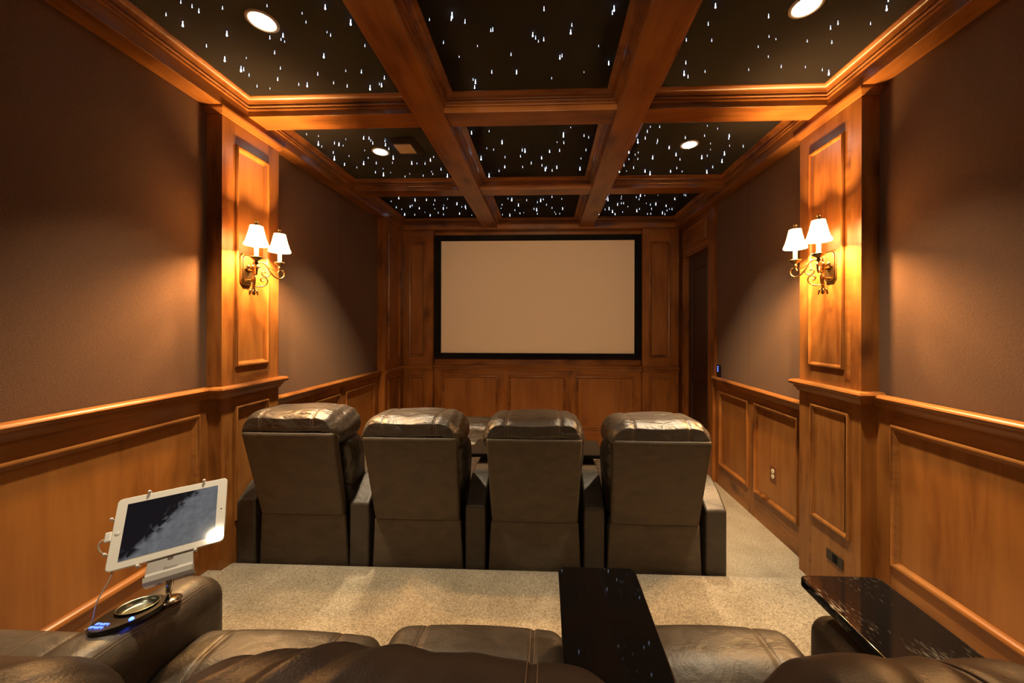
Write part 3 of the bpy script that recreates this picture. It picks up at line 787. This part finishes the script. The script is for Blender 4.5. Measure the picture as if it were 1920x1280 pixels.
bm = NB(); box(bm, -0.005, 0.0, -0.060, 0.060, -0.029, 0.029); obj('vent_plate', bm, DARKMETAL, t, bevel=0.002)
bm = NB()
for k in range(5): box(bm, -0.0065, -0.004, -0.022, 0.012, -0.019 + k * 0.0092, -0.0145 + k * 0.0092)
obj('louvre_slots', bm, BLACK, t)
# ---------------------------------------------------------------- front row recliners
def gro(x, c, w=0.007, d=0.006):
    return d * math.exp(-((x - c) / w) ** 2)

def stitch(bm, f, a, b, n=26, r=0.0012):
    tube(bm, [f(a + (b - a) * k / n) for k in range(n + 1)], r, 5)

def arm_mesh(lo, hi, y0, y1, ztop, zback, rise):
    bm = NB()
    prism(bm, [(y0, 0.0), (y1, 0.0), (y1, ztop - 0.05), (y1 - 0.02, ztop - 0.012), (y1 - 0.06, ztop), (y0 + rise, ztop), (y0 + rise * 0.5, (ztop + zback) / 2 + 0.018), (y0, zback)], 0, lo, hi)
    return bm

def front_recliner():
    t = thing('recliner', '', 'recliner')
    # padded head roll
    def d(x, y, z):
        e = abs(x) / 0.292
        z2 = z - 0.022 * e ** 4 - (gro(x, -0.150) + gro(x, 0.150)) * (1 if z > -0.05 else 0.3)
        lim = -0.159 + 0.040 * max(0.0, min(1.0, (0.002 - z) / 0.018))
        y = max(y, lim)
        y2 = y + (gro(x, -0.150) + gro(x, 0.150)) * (1 if y < 0 else -1) * 0.8
        return (x * (1 - 0.09 * max(0.0, -z / 0.107) ** 2 * 0.6), y2 + 0.01 * e ** 3, z2 + 0.004 * math.sin(17 * x + 9 * y) + 0.005 * max(0, x - 0.14) / 0.15 * math.sin(95 * x - 60 * z + 20 * y) * (1 if z > -0.05 else 0))
    bm = NB(); rbox(bm, (-0.004, 0.025, 0.972), (0.292, 0.186, 0.107), 0.105, (64, 24, 20), d)
    bv = BVHTree.FromBMesh(bm)
    hr = obj('headrest', bm, LEATHER, t, smooth=True)
    for s in (-0.154, 0.146):
        for q in (-0.006, 0.006):
            bm = NB(); tube(bm, skin_path(bv, s + q, 0.03, 0.972, 60, 225, 30, 0.0004), 0.0010, 5); obj('stitching', bm, STITCH, hr, smooth=True)
    bm = NB()
    rbox(bm, (0, 0, 0.700), (0.260, 0.030, 0.265), 0.014, (24, 6, 20), lambda x, y, z: (x * (1.0 + 0.10 * z), y - 0.036 - 0.26 * z - 0.006 * (1 - (x / 0.262) ** 2), z))
    obj('back_panel', bm, VINYL, t, smooth=True)
    bm = NB()
    rbox(bm, (0, 0, 0.230), (0.262, 0.016, 0.210), 0.012, (24, 6, 16), lambda x, y, z: (x * (1.03 - 0.20 * z), y + 0.028 - 0.02 * z - 0.006 * math.sin(8 * x + 2) * (0.2 - z), z))
    obj('lower_back_flap', bm, VINYL, t, smooth=True)
    bm = NB()
    rbox(bm, (0, 0, 0.66), (0.285, 0.10, 0.265), 0.085, (24, 14, 20), lambda x, y, z: (x + 0.012 * math.sin(9 * z) * (1 if x > 0 else -1), y + 0.165 - 0.26 * z, z))
    obj('backrest', bm, LEATHER, t, smooth=True)
    bm = NB()
    rbox(bm, (0, 0.57, 0.425), (0.275, 0.32, 0.085), 0.07, (24, 24, 10), lambda x, y, z: (x, y, z + 0.015 * (1 - (x / 0.275) ** 2) * (z > 0)))
    obj('seat', bm, LEATHER, t, smooth=True)
    bm = NB(); box(bm, -0.26, 0.26, 0.16, 0.86, 0.02, 0.345); obj('base', bm, VINYL, t, bevel=0.01)
    bm = NB(); rbox(bm, (0, 0.91, 0.235), (0.270, 0.040, 0.160), 0.03, (20, 8, 14)); obj('footrest', bm, LEATHER, t, smooth=True)
    bm = arm_mesh(-0.409, -0.289, 0.0, 0.93, 0.645, 0.525, 0.20); obj('armrest', bm, LEATHER_S, t, bevel=0.014, bseg=3)
    return t

labels_f = ['dark leather recliner leftmost in the front row, beside the left pilaster',
            'second recliner from the left in the front row, its footrest raised',
            'third recliner from the left in the front row, darkest headrest',
            'dark leather recliner rightmost in the front row, beside the carpeted aisle']
first = front_recliner()
rows = [first] + [copy_tree(first) for _ in range(3)]
for k, t in enumerate(rows):
    t.location = (-1.457 + 0.698 * k, 2.121, 0.0)
    for ch in t.children:
        if ch.name.startswith('headrest'): ch.location.z = (0.019, -0.003, -0.006, -0.014)[k]
        if k == 0 and ch.name.startswith(('back_panel', 'lower_back_flap')): ch.location.z = 0.018
    t['label'] = labels_f[k]; t['category'] = 'recliner'; t['group'] = 'recliners in the front row'
# end arm of the last one
bm = arm_mesh(0.289, 0.409, 0.0, 0.93, 0.645, 0.525, 0.20); obj('armrest', bm, LEATHER_S, rows[3], bevel=0.014, bseg=3)
# raised footrest of the second one
for o in list(rows[1].children):
    if o.name.startswith('footrest'): bpy.data.objects.remove(o)
bm = NB(); rbox(bm, (0, 1.30, 0.505), (0.255, 0.115, 0.045), 0.035, (20, 12, 8), lambda x, y, z: (x, y, z + 0.25 * y)); obj('footrest', bm, LEATHER, rows[1], smooth=True)
bm = NB(); rbox(bm, (0, 1.565, 0.575), (0.245, 0.105, 0.050), 0.04, (20, 12, 8), lambda x, y, z: (x, y, z + 0.35 * y)); obj('footrest', bm, LEATHER, rows[1], smooth=True)
for s in (-0.2, 0.2):
    bm = NB(); tube(bm, [(s, 0.86, 0.30), (s, 1.10, 0.42), (s, 1.30, 0.465)], 0.012, 6); tube(bm, [(s, 1.10, 0.42), (s, 1.40, 0.46), (s, 1.56, 0.535)], 0.012, 6)
    obj('footrest_linkage', bm, DARKMETAL, rows[1], smooth=True)

# ---------------------------------------------------------------- swivel tray tables
def tray(x, y, z, w, l, mat, label, armz, ymount):
    t = thing('tray_table', label, 'tray table', (x, y, z), group='black swivel tray tables')
    bm = NB()
    c = 0.022
    hw, hl = w / 2, l / 2
    poly = []
    for cx, cy, a0 in ((hw - c, hl - c, 0), (-hw + c, hl - c, 90), (-hw + c, -hl + c, 180), (hw - c, -hl + c, 270)):
        for k in range(6):
            a = math.radians(a0 + k * 18); poly.append((cx + c * math.cos(a), cy + c * math.sin(a)))
    prism(bm, poly, 2, -0.026, 0.0)
    obj('tray_top', bm, mat, t, bevel=0.006, bseg=3)
    d = armz - z
    bm = NB(); lathe(bm, [(0.024, d + 0.001), (0.024, d + 0.006), (0.013, d + 0.009), (0.013, -0.026)], (0, ymount - y, 0), 20)
    obj('post', bm, DARKMETAL, t, smooth=True, angle=40)
    return t
tray(-0.41, 2.635, 0.715, 0.225, 0.33, LACQUER, 'black tray table seen in the gap between the second and third front recliners', 0.645, 2.75)
tray(0.288, 2.635, 0.715, 0.225, 0.33, LACQUER, 'black tray table seen in the gap between the third and fourth front recliners', 0.645, 2.75)

# ---------------------------------------------------------------- rear row
def rear_seat(name, label, cx, hw):
    t = thing('recliner', label, 'recliner', (cx, 0.30, ZP), group='recliners in the rear row')
    return t
def cushion(t, hw, seams, dy=0.0):
    """seat cushion in the thing's own frame; world y = 0.30 + y, world z = ZP + z"""
    def d(x, y, z):
        e = abs(x) / hw
        z2 = z + 0.016 * (1 - e ** 2) * (z > -0.02) - 0.012 * max(0, y / 0.30) ** 3
        z2 -= 0.045 * max(0.0, min(1.0, (0.17 - y) / 0.09)) ** 1.5 * (z > -0.02)
        for s in seams: z2 -= gro(x, s, 0.006, 0.006) * (z > 0)
        z2 += 0.0015 * math.sin(40 * x + 12 * y) * max(0, math.sin(9 * y + 3)) * (z > 0)
        return (x, y, z2)
    def edge(x, y, z):
        q = d(x, y, z)
        return (q[0] + 0.014 * (abs(x) / hw) ** 8 * (1 if x > 0 else -1), q[1], q[2])
    bm = NB(); rbox(bm, (0, 0.475 + dy, 0.410), (hw - 0.014, 0.300, 0.095), 0.045, (56, 28, 14), edge)
    bv = BVHTree.FromBMesh(bm)
    c = obj('seat', bm, LEATHER_S, t, smooth=True)
    for s in seams:
        for q in (-0.006, 0.006):
            bm = NB(); tube(bm, skin_path(bv, s + q, 0.60 + dy, 0.40, -10, 150, 40), 0.0009, 5); obj('stitching', bm, STITCH, c, smooth=True)
    bm = NB(); box(bm, -hw + 0.01, hw - 0.01, 0.06, 0.68, 0.02, 0.33); obj('base', bm, VINYL, t, bevel=0.01)
    bm = NB(); rbox(bm, (0, 0.70, 0.20), (hw - 0.01, 0.045, 0.15), 0.035, (24, 8, 14)); obj('footrest', bm, LEATHER_S, t, smooth=True)

def rear_back(t, cx, x0, x1, table, seams, folds=()):
    """backrest from world x0 to x1 whose crown follows table (world x, world z)"""
    hw = (x1 - x0) / 2; xc = (x0 + x1) / 2 - cx
    top = 1.19
    def d(x, y, z):
        wx = x + (x0 + x1) / 2
        k = (z + 0.33) / 0.66
        dz = (lerp(table, wx) - top) * max(0, k) ** 2
        for s in seams: dz -= gro(wx, s, 0.007, 0.006) * (1 if z > 0 else 0.2)
        y2 = y - 0.12 * z
        wv = 0.0
        for c_, w_, a_, sl in folds:
            wv += 0.75 * a_ * math.exp(-((wx - c_ - sl * y) / w_) ** 2) * max(0, k - 0.35) * 1.5
        return (x * (1 - 0.03 * (1 - k)), y2, z + dz + wv)
    bm = NB(); rbox(bm, (xc, 0.13, 0.69), (hw, 0.14, 0.33), 0.125, (110, 34, 30), d)
    bv = BVHTree.FromBMesh(bm)
    b = obj('backrest', bm, LEATHER_B, t, smooth=True)
    for s in seams:
        for q in (-0.007, 0.007):
            bm = NB(); tube(bm, skin_path(bv, s + q - cx, 0.11, 0.86, -20, 190, 50), 0.0011, 5); obj('stitching', bm, STITCH, b, smooth=True)
    return b

# left seat with its broad outer arm
cx = -0.757
t1 = rear_seat('recliner', 'rear row recliner at bottom left with the cup holder arm', cx, 0.285)
cushion(t1, 0.288, [-0.17, 0.16])
rear_back(t1, cx, -1.10, -0.567, [(-1.10, 1.11), (-0.95, 1.125), (-0.72, 1.126), (-0.62, 1.122), (-0.567, 1.105)], [],
          [(-0.74, 0.02, 0.005, 0.4), (-0.68, 0.018, -0.005, 0.4), (-0.62, 0.014, 0.004, 0.2)])
def armL(x, y, z):
    wy = y + 0.895
    k = (z + 0.315) / 0.63
    zt = lerp([(0.60, 0.030), (0.84, 0.020), (1.05, -0.004), (1.20, -0.018)], wy)
    return (x, y, z + zt * max(0, k))
bm = NB(); rbox(bm, (-1.130 - cx, 0.588, 0.310), (0.092, 0.288, 0.310), 0.075, (22, 36, 24), armL)
ARMBV = BVHTree.FromBMesh(bm)
arm = obj('armrest', bm, LEATHER_S, t1, smooth=True)
bm = NB(); rbox(bm, (-1.47 - cx, 0.450, 0.296), (0.300, 0.180, 0.296), 0.05, (24, 20, 16), lambda x, y, z: (x, y, z + (0.02 if z > 0 else 0)))
WINGBV = BVHTree.FromBMesh(bm)
obj('arm_wing', bm, LEATHER_S, t1, smooth=True)
for xx in (-1.300, -1.200, -1.068, -1.062):
    pts = []
    for k in range(24):
        wy = 0.66 + (0.46 if xx > -1.1 else 0.24) * k / 23
        h = ARMBV.ray_cast(Vector((xx - cx, wy - 0.30, 1.5)), Vector((0, 0, -1))) if xx > -1.222 else WINGBV.ray_cast(Vector((xx - cx, wy - 0.30, 1.5)), Vector((0, 0, -1)))
        if h[0] is not None: pts.append(h[0] + Vector((0, 0, 0.0006)))
    bm = NB(); tube(bm, pts, 0.0009, 5)
    obj('stitching', bm, STITCH, arm, smooth=True)
# cup holder plate, cup, touch panel
def arm_top(wy): return 0.620 + lerp([(0.60, 0.030), (0.84, 0.020), (1.05, -0.004), (1.20, -0.018)], wy)
SL = (arm_top(1.02) - arm_top(0.88)) / 0.14
ch = bpy.data.objects.new('cup_holder', None)
CHC = (-1.118, 0.945)
bm = NB()
outline = []
for k in range(48):
    a = 2 * PI * k / 48
    rx, ry = 0.056, 0.064
    x = rx * math.cos(a); y = ry * math.sin(a)
    if y < 0: y *= 1.42; x *= 1 - 0.25 * (y / -0.09) ** 2 * 0.5
    else: y *= 1.12
    outline.append((x, y))
inner = [(0.040 * math.cos(2 * PI * k / 48), 0.044 * math.sin(2 * PI * k / 48) + 0.012) for k in range(48)]
def on_arm(x, y, h): return (CHC[0] + x - cx, CHC[1] + y - 0.30, arm_top(0.945) + SL * y + h)
O0 = [bm.verts.new(on_arm(x, y, -0.002)) for x, y in outline]
O1 = [bm.verts.new(on_arm(x * 0.985, y * 0.985, 0.009)) for x, y in outline]
I1 = [bm.verts.new(on_arm(x, y, 0.010)) for x, y in inner]
I0 = [bm.verts.new(on_arm(x, y, 0.002)) for x, y in inner]
for A, B in ((O0, O1), (O1, I1), (I1, I0)):
    for k in range(48): bm.faces.new((A[k], A[(k + 1) % 48], B[(k + 1) % 48], B[k]))
chp = obj('cup_holder', bm, BLACKP, t1, smooth=True, angle=40); chp['label'] = 'black cup holder plate with blue lights'
bm = NB()
prof = [(1.0, 0.0125), (0.965, 0.0135), (0.93, 0.011), (0.90, 0.006), (0.84, -0.001), (0.60, -0.0016), (0.3, -0.0012), (0.001, -0.001)]
rings = [[bm.verts.new(on_arm(0.041 * s * math.cos(2 * PI * k / 40), 0.012 + 0.045 * s * math.sin(2 * PI * k / 40), h + 0.003)) for k in range(40)] for s, h in prof]
for A, B in zip(rings, rings[1:]):
    for k in range(40): bm.faces.new((A[k], A[(k + 1) % 40], B[(k + 1) % 40], B[k]))
obj('cup_liner', bm, STEEL, chp, smooth=True)
bm = NB()
for (mx, my) in ((-0.020, -0.061), (-0.002, -0.061), (-0.020, -0.074), (-0.002, -0.074)):
    def bar(a, b, w=0.0012):
        p = on_arm(*a, 0.0106); q = on_arm(*b, 0.0106); tube(bm, [p, q], w, 5)
    bar((mx - 0.006, my - 0.003), (mx - 0.006, my + 0.003)); bar((mx - 0.006, my + 0.003), (mx + 0.003, my + 0.003)); bar((mx - 0.001, my - 0.003), (mx - 0.001, my + 0.003)); bar((mx + 0.007, my - 0.003), (mx + 0.007, my + 0.003))
obj('blue_marks', bm, LEDTXT, chp)
bm = NB(); ball(bm, on_arm(0.040, -0.038, 0.0095), 0.0055, 10); obj('blue_light', bm, BLUELED, chp, smooth=True)
bpy.data.objects.remove(ch)

# middle seat
cx = -0.200
t2 = rear_seat('recliner', 'middle rear row recliner at bottom centre with a creased backrest', cx, 0.26)
cushion(t2, 0.270, [-0.16, 0.165], 0.040)
rear_back(t2, cx, -0.560, 0.150, [(-0.56, 1.05), (-0.50, 1.116), (-0.42, 1.145), (-0.285, 1.165), (-0.20, 1.166), (-0.115, 1.158), (-0.015, 1.150), (0.05, 1.146), (0.10, 1.136), (0.15, 1.112)], [-0.016],
          [(-0.47, 0.014, -0.005, 0.5), (-0.43, 0.012, 0.006, 0.55), (-0.385, 0.013, -0.006, 0.6), (-0.345, 0.012, 0.007, 0.6), (-0.30, 0.014, -0.006, 0.55), (-0.255, 0.012, 0.005, 0.5), (-0.20, 0.016, -0.005, 0.4), (-0.13, 0.02, 0.004, 0.3)])
def armC(x, y, z): return (x, y, z - 0.02 * max(0, y / 0.25) ** 2 * (z > 0))
bm = NB(); rbox(bm, (0.152 - cx, 0.52, 0.31), (0.094, 0.260, 0.310), 0.05, (18, 26, 18), armC)
obj('armrest', bm, LEATHER_S, t2, smooth=True)
# right seat
cx = 0.497
t3 = rear_seat('recliner', 'rear row recliner at bottom right between the two black tray tables', cx, 0.24)
cushion(t3, 0.250, [0.13], 0.068)
rear_back(t3, cx, 0.235, 0.960, [(0.235, 1.04), (0.265, 1.125), (0.30, 1.155), (0.34, 1.172), (0.40, 1.180), (0.48, 1.176), (0.55, 1.178), (0.65, 1.168), (0.96, 1.10)], [0.50],
          [(0.42, 0.016, -0.005, 0.3), (0.46, 0.014, 0.004, 0.3), (0.56, 0.02, -0.005, -0.3), (0.61, 0.016, 0.004, -0.3)])
bm = NB(); rbox(bm, (0.848 - cx, 0.52, 0.31), (0.104, 0.260, 0.312), 0.055, (18, 26, 18), armC)
obj('armrest', bm, LEATHER_S, t3, smooth=True)

tray(0.154, 0.885, 0.86, 0.228, 0.42, LACQUER, 'glossy black tray table at bottom centre reflecting ceiling stars', 0.790, 0.90)
tray(0.849, 0.875, 0.86, 0.228, 0.42, SCRATCH, 'scratched black tray table at bottom right', 0.792, 0.90)

# ---------------------------------------------------------------- tablet on its stand
TM = Matrix(((0.8271, -0.4233, -0.3698), (0.5597, 0.6806, 0.4728), (0.0515, -0.598, 0.7998))).to_quaternion().to_matrix()
TL = Vector((-1.0805, 1.012, 1.0151))
EU = TM.to_euler()
t = thing('tablet', 'white tablet computer clipped to the stand on the left armrest', 'tablet', TL, rot=EU)
def rr(w, h, c, n=6):
    P = []
    for sx, sz, a0 in ((1, 1, 0), (-1, 1, 90), (-1, -1, 180), (1, -1, 270)):
        for k in range(n):
            a = math.radians(a0 + 90 * k / (n - 1)); P.append((sx * (w - c) + c * math.cos(a), sz * (h - c) + c * math.sin(a)))
    return P
bm = NB(); prism(bm, rr(0.1205, 0.093, 0.011), 1, 0.0, 0.009); obj('body', bm, TABW, t, bevel=0.002)
bm = NB(); box(bm, -0.0985, 0.0985, -0.0006, 0.004, -0.074, 0.074); obj('display', bm, TABSCR, t)
bm = NB(); lathe(bm, [(0.0062, 0), (0.0056, -0.0005), (0.0001, -0.0002)], (-0.1095, 0, 0), 20, axis='y'); obj('home_button', bm, WHITEM, t, smooth=True)
bm = NB(); lathe(bm, [(0.002, 0), (0.0001, -0.0005)], (0.1095, 0, 0), 12, axis='y'); obj('camera', bm, BLACKP, t, smooth=True)

t = thing('tablet_stand', 'white and chrome stand holding the tablet on the left armrest', 'stand', TL, rot=EU)
bm = NB(); prism(bm, [(-0.0405, -0.060), (0.0485, -0.060), (0.0545, -0.130), (-0.0445, -0.130)], 1, 0.0105, 0.0135)
plate = obj('plate', bm, WHITEM, t, bevel=0.001)
bm = NB(); 
prism(bm, [(0.0105, -0.130), (0.0135, -0.130), (0.016, -0.140), (0.026, -0.147), (0.045, -0.149), (0.045, -0.152), (0.024, -0.150), (0.013, -0.142)], 0, -0.0475, 0.0555)
obj('folded_lip', bm, WHITEM, plate)
bm = NB(); rbox(bm, (0.004, 0.010, -0.0985), (0.0055, 0.0012, 0.003), 0.001, (4, 3, 4)); obj('notch', bm, BROWNP, plate)
cu = bpy.data.curves.new('lettering', 'FONT'); cu.body = 'Eluxion'; cu.size = 0.0095; cu.extrude = 0.0001; cu.shear = 0.3; cu.materials.append(GREYTXT)
tmp = bpy.data.objects.new('lettering_curve', cu)
tm = bpy.data.meshes.new_from_object(tmp); bpy.data.objects.remove(tmp)
tx = bpy.data.objects.new('lettering', tm); COL.objects.link(tx); tx.parent = plate
tx.location = (-0.009, 0.0102, -0.1235); tx.rotation_euler = (PI / 2, 0, 0)
bm = NB(); rbox(bm, (0, 0.0125, 0), (0.085, 0.0022, 0.060), 0.001, (4, 3, 4)); obj('back_holder', bm, WHITEM, t)
for i, (a, b) in enumerate((((-0.057, 0.060), (-0.057, 0.0965)), ((0.064, 0.060), (0.064, 0.0965)), ((-0.058, -0.06), (-0.058, -0.0965)), ((0.058, -0.06), (0.058, -0.0965)), ((-0.08, 0.042), (-0.1245, 0.042)), ((-0.08, -0.047), (-0.1245, -0.047)))):
    bm = NB(); tube(bm, [(a[0], 0.0125, a[1]), (b[0], 0.0125, b[1])], 0.003, 8)
    dx, dz = (b[0] - a[0]), (b[1] - a[1]); L = math.hypot(dx, dz); dx /= L; dz /= L
    tube(bm, spline([(b[0], 0.0125, b[1]), (b[0] + dx * 0.003, 0.006, b[1] + dz * 0.003), (b[0] + dx * 0.002, -0.0025, b[1] + dz * 0.002)], 4), 0.0032, 8)
    ball(bm, (b[0] + dx * 0.001, -0.0035, b[1] + dz * 0.001), 0.004, 8)
    obj('grip', bm, WHITEP, t, smooth=True)
# chrome post runs from the arm up to the folded lip (world points brought into the stand's frame)
def loc(p): return TM.inverted() @ (Vector(p) - TL)
base = Vector((-1.086, 1.006, ZP + arm_top(1.006) - 0.001)); head = TM @ Vector((0.004, 0.030, -0.147)) + TL
bm = NB(); tube(bm, [loc(base + Vector((0, 0, 0.004))), loc(base * 0.5 + head * 0.5), loc(head)], [0.0052, 0.0075, 0.0085], 14); obj('post', bm, CHROME, t, smooth=True)
bm = NB(); lathe(bm, [(0.0001, 0.0), (0.031, 0.0), (0.031, 0.003), (0.027, 0.006), (0.008, 0.008), (0.0001, 0.0085)], seg=28)
for v in bm.verts:
    p = Vector(v.co); p.z += SL * p.y * 0.9
    v.co = loc(base + p)
obj('base_disc', bm, CHROME, t, smooth=True)

t = thing('charging_cable', 'thin white charging cable hanging from the tablet to the armrest', 'cable', TL, rot=EU)
bm = NB(); rbox(bm, (-0.1265, 0.0045, -0.003), (0.0075, 0.003, 0.0130), 0.002, (6, 5, 8)); obj('plug', bm, WHITEP, t, smooth=True)
wp = [(-0.134, 0.0045, -0.006), (-0.1415, 0.006, -0.010), (-0.1445, 0.010, -0.020), (-0.139, 0.014, -0.034), (-0.126, 0.017, -0.046), (-0.116, 0.018, -0.066), (-0.1115, 0.018, -0.098)]
end = []
for p in ((-1.150, 0.890, 0.870), (-1.164, 0.892, 0.825), (-1.172, 0.892, 0.8035), (-1.180, 0.886, 0.7990)):
    end.append(tuple(loc(p)))
bm = NB(); tube(bm, spline(wp + end, 6), 0.0016, 8); obj('cord', bm, WHITEP, t, smooth=True)

# ---------------------------------------------------------------- camera and picture settings
cam = bpy.data.cameras.new('camera'); cob = bpy.data.objects.new('camera', cam); COL.objects.link(cob)
cam.sensor_fit = 'HORIZONTAL'; cam.sensor_width = 36.0; cam.lens = 680.0 / 1920.0 * 36.0
cam.shift_x = -37.0 / 1920.0; cam.shift_y = -25.0 / 1920.0
cam.clip_start = 0.01; cam.clip_end = 50
yaw = math.radians(2.15)
cob.location = (0, 0, 1.575)
cob.rotation_mode = 'QUATERNION'
R = Matrix.Rotation(yaw, 3, 'Z') @ Matrix.Rotation(PI / 2, 3, 'X') @ Matrix.Rotation(0.0023, 3, 'Z')
cob.rotation_quaternion = R.to_quaternion()
scene.camera = cob
w = bpy.data.worlds.new('world'); scene.world = w; w.use_nodes = True
w.node_tree.nodes['Background'].inputs['Color'].default_value = (0, 0, 0, 1)
w.node_tree.nodes['Background'].inputs['Strength'].default_value = 0.0
vs = scene.view_settings
vs.view_transform = 'Standard'; vs.look = 'None'; vs.gamma = 1.0; vs.use_curve_mapping = False; vs.exposure = EXPO
scene.cycles.use_denoising = True
scene.cycles.max_bounces = 8; scene.cycles.diffuse_bounces = 5
scene.cycles.sample_clamp_indirect = 6.0
scene.cycles.caustics_reflective = False; scene.cycles.caustics_refractive = False
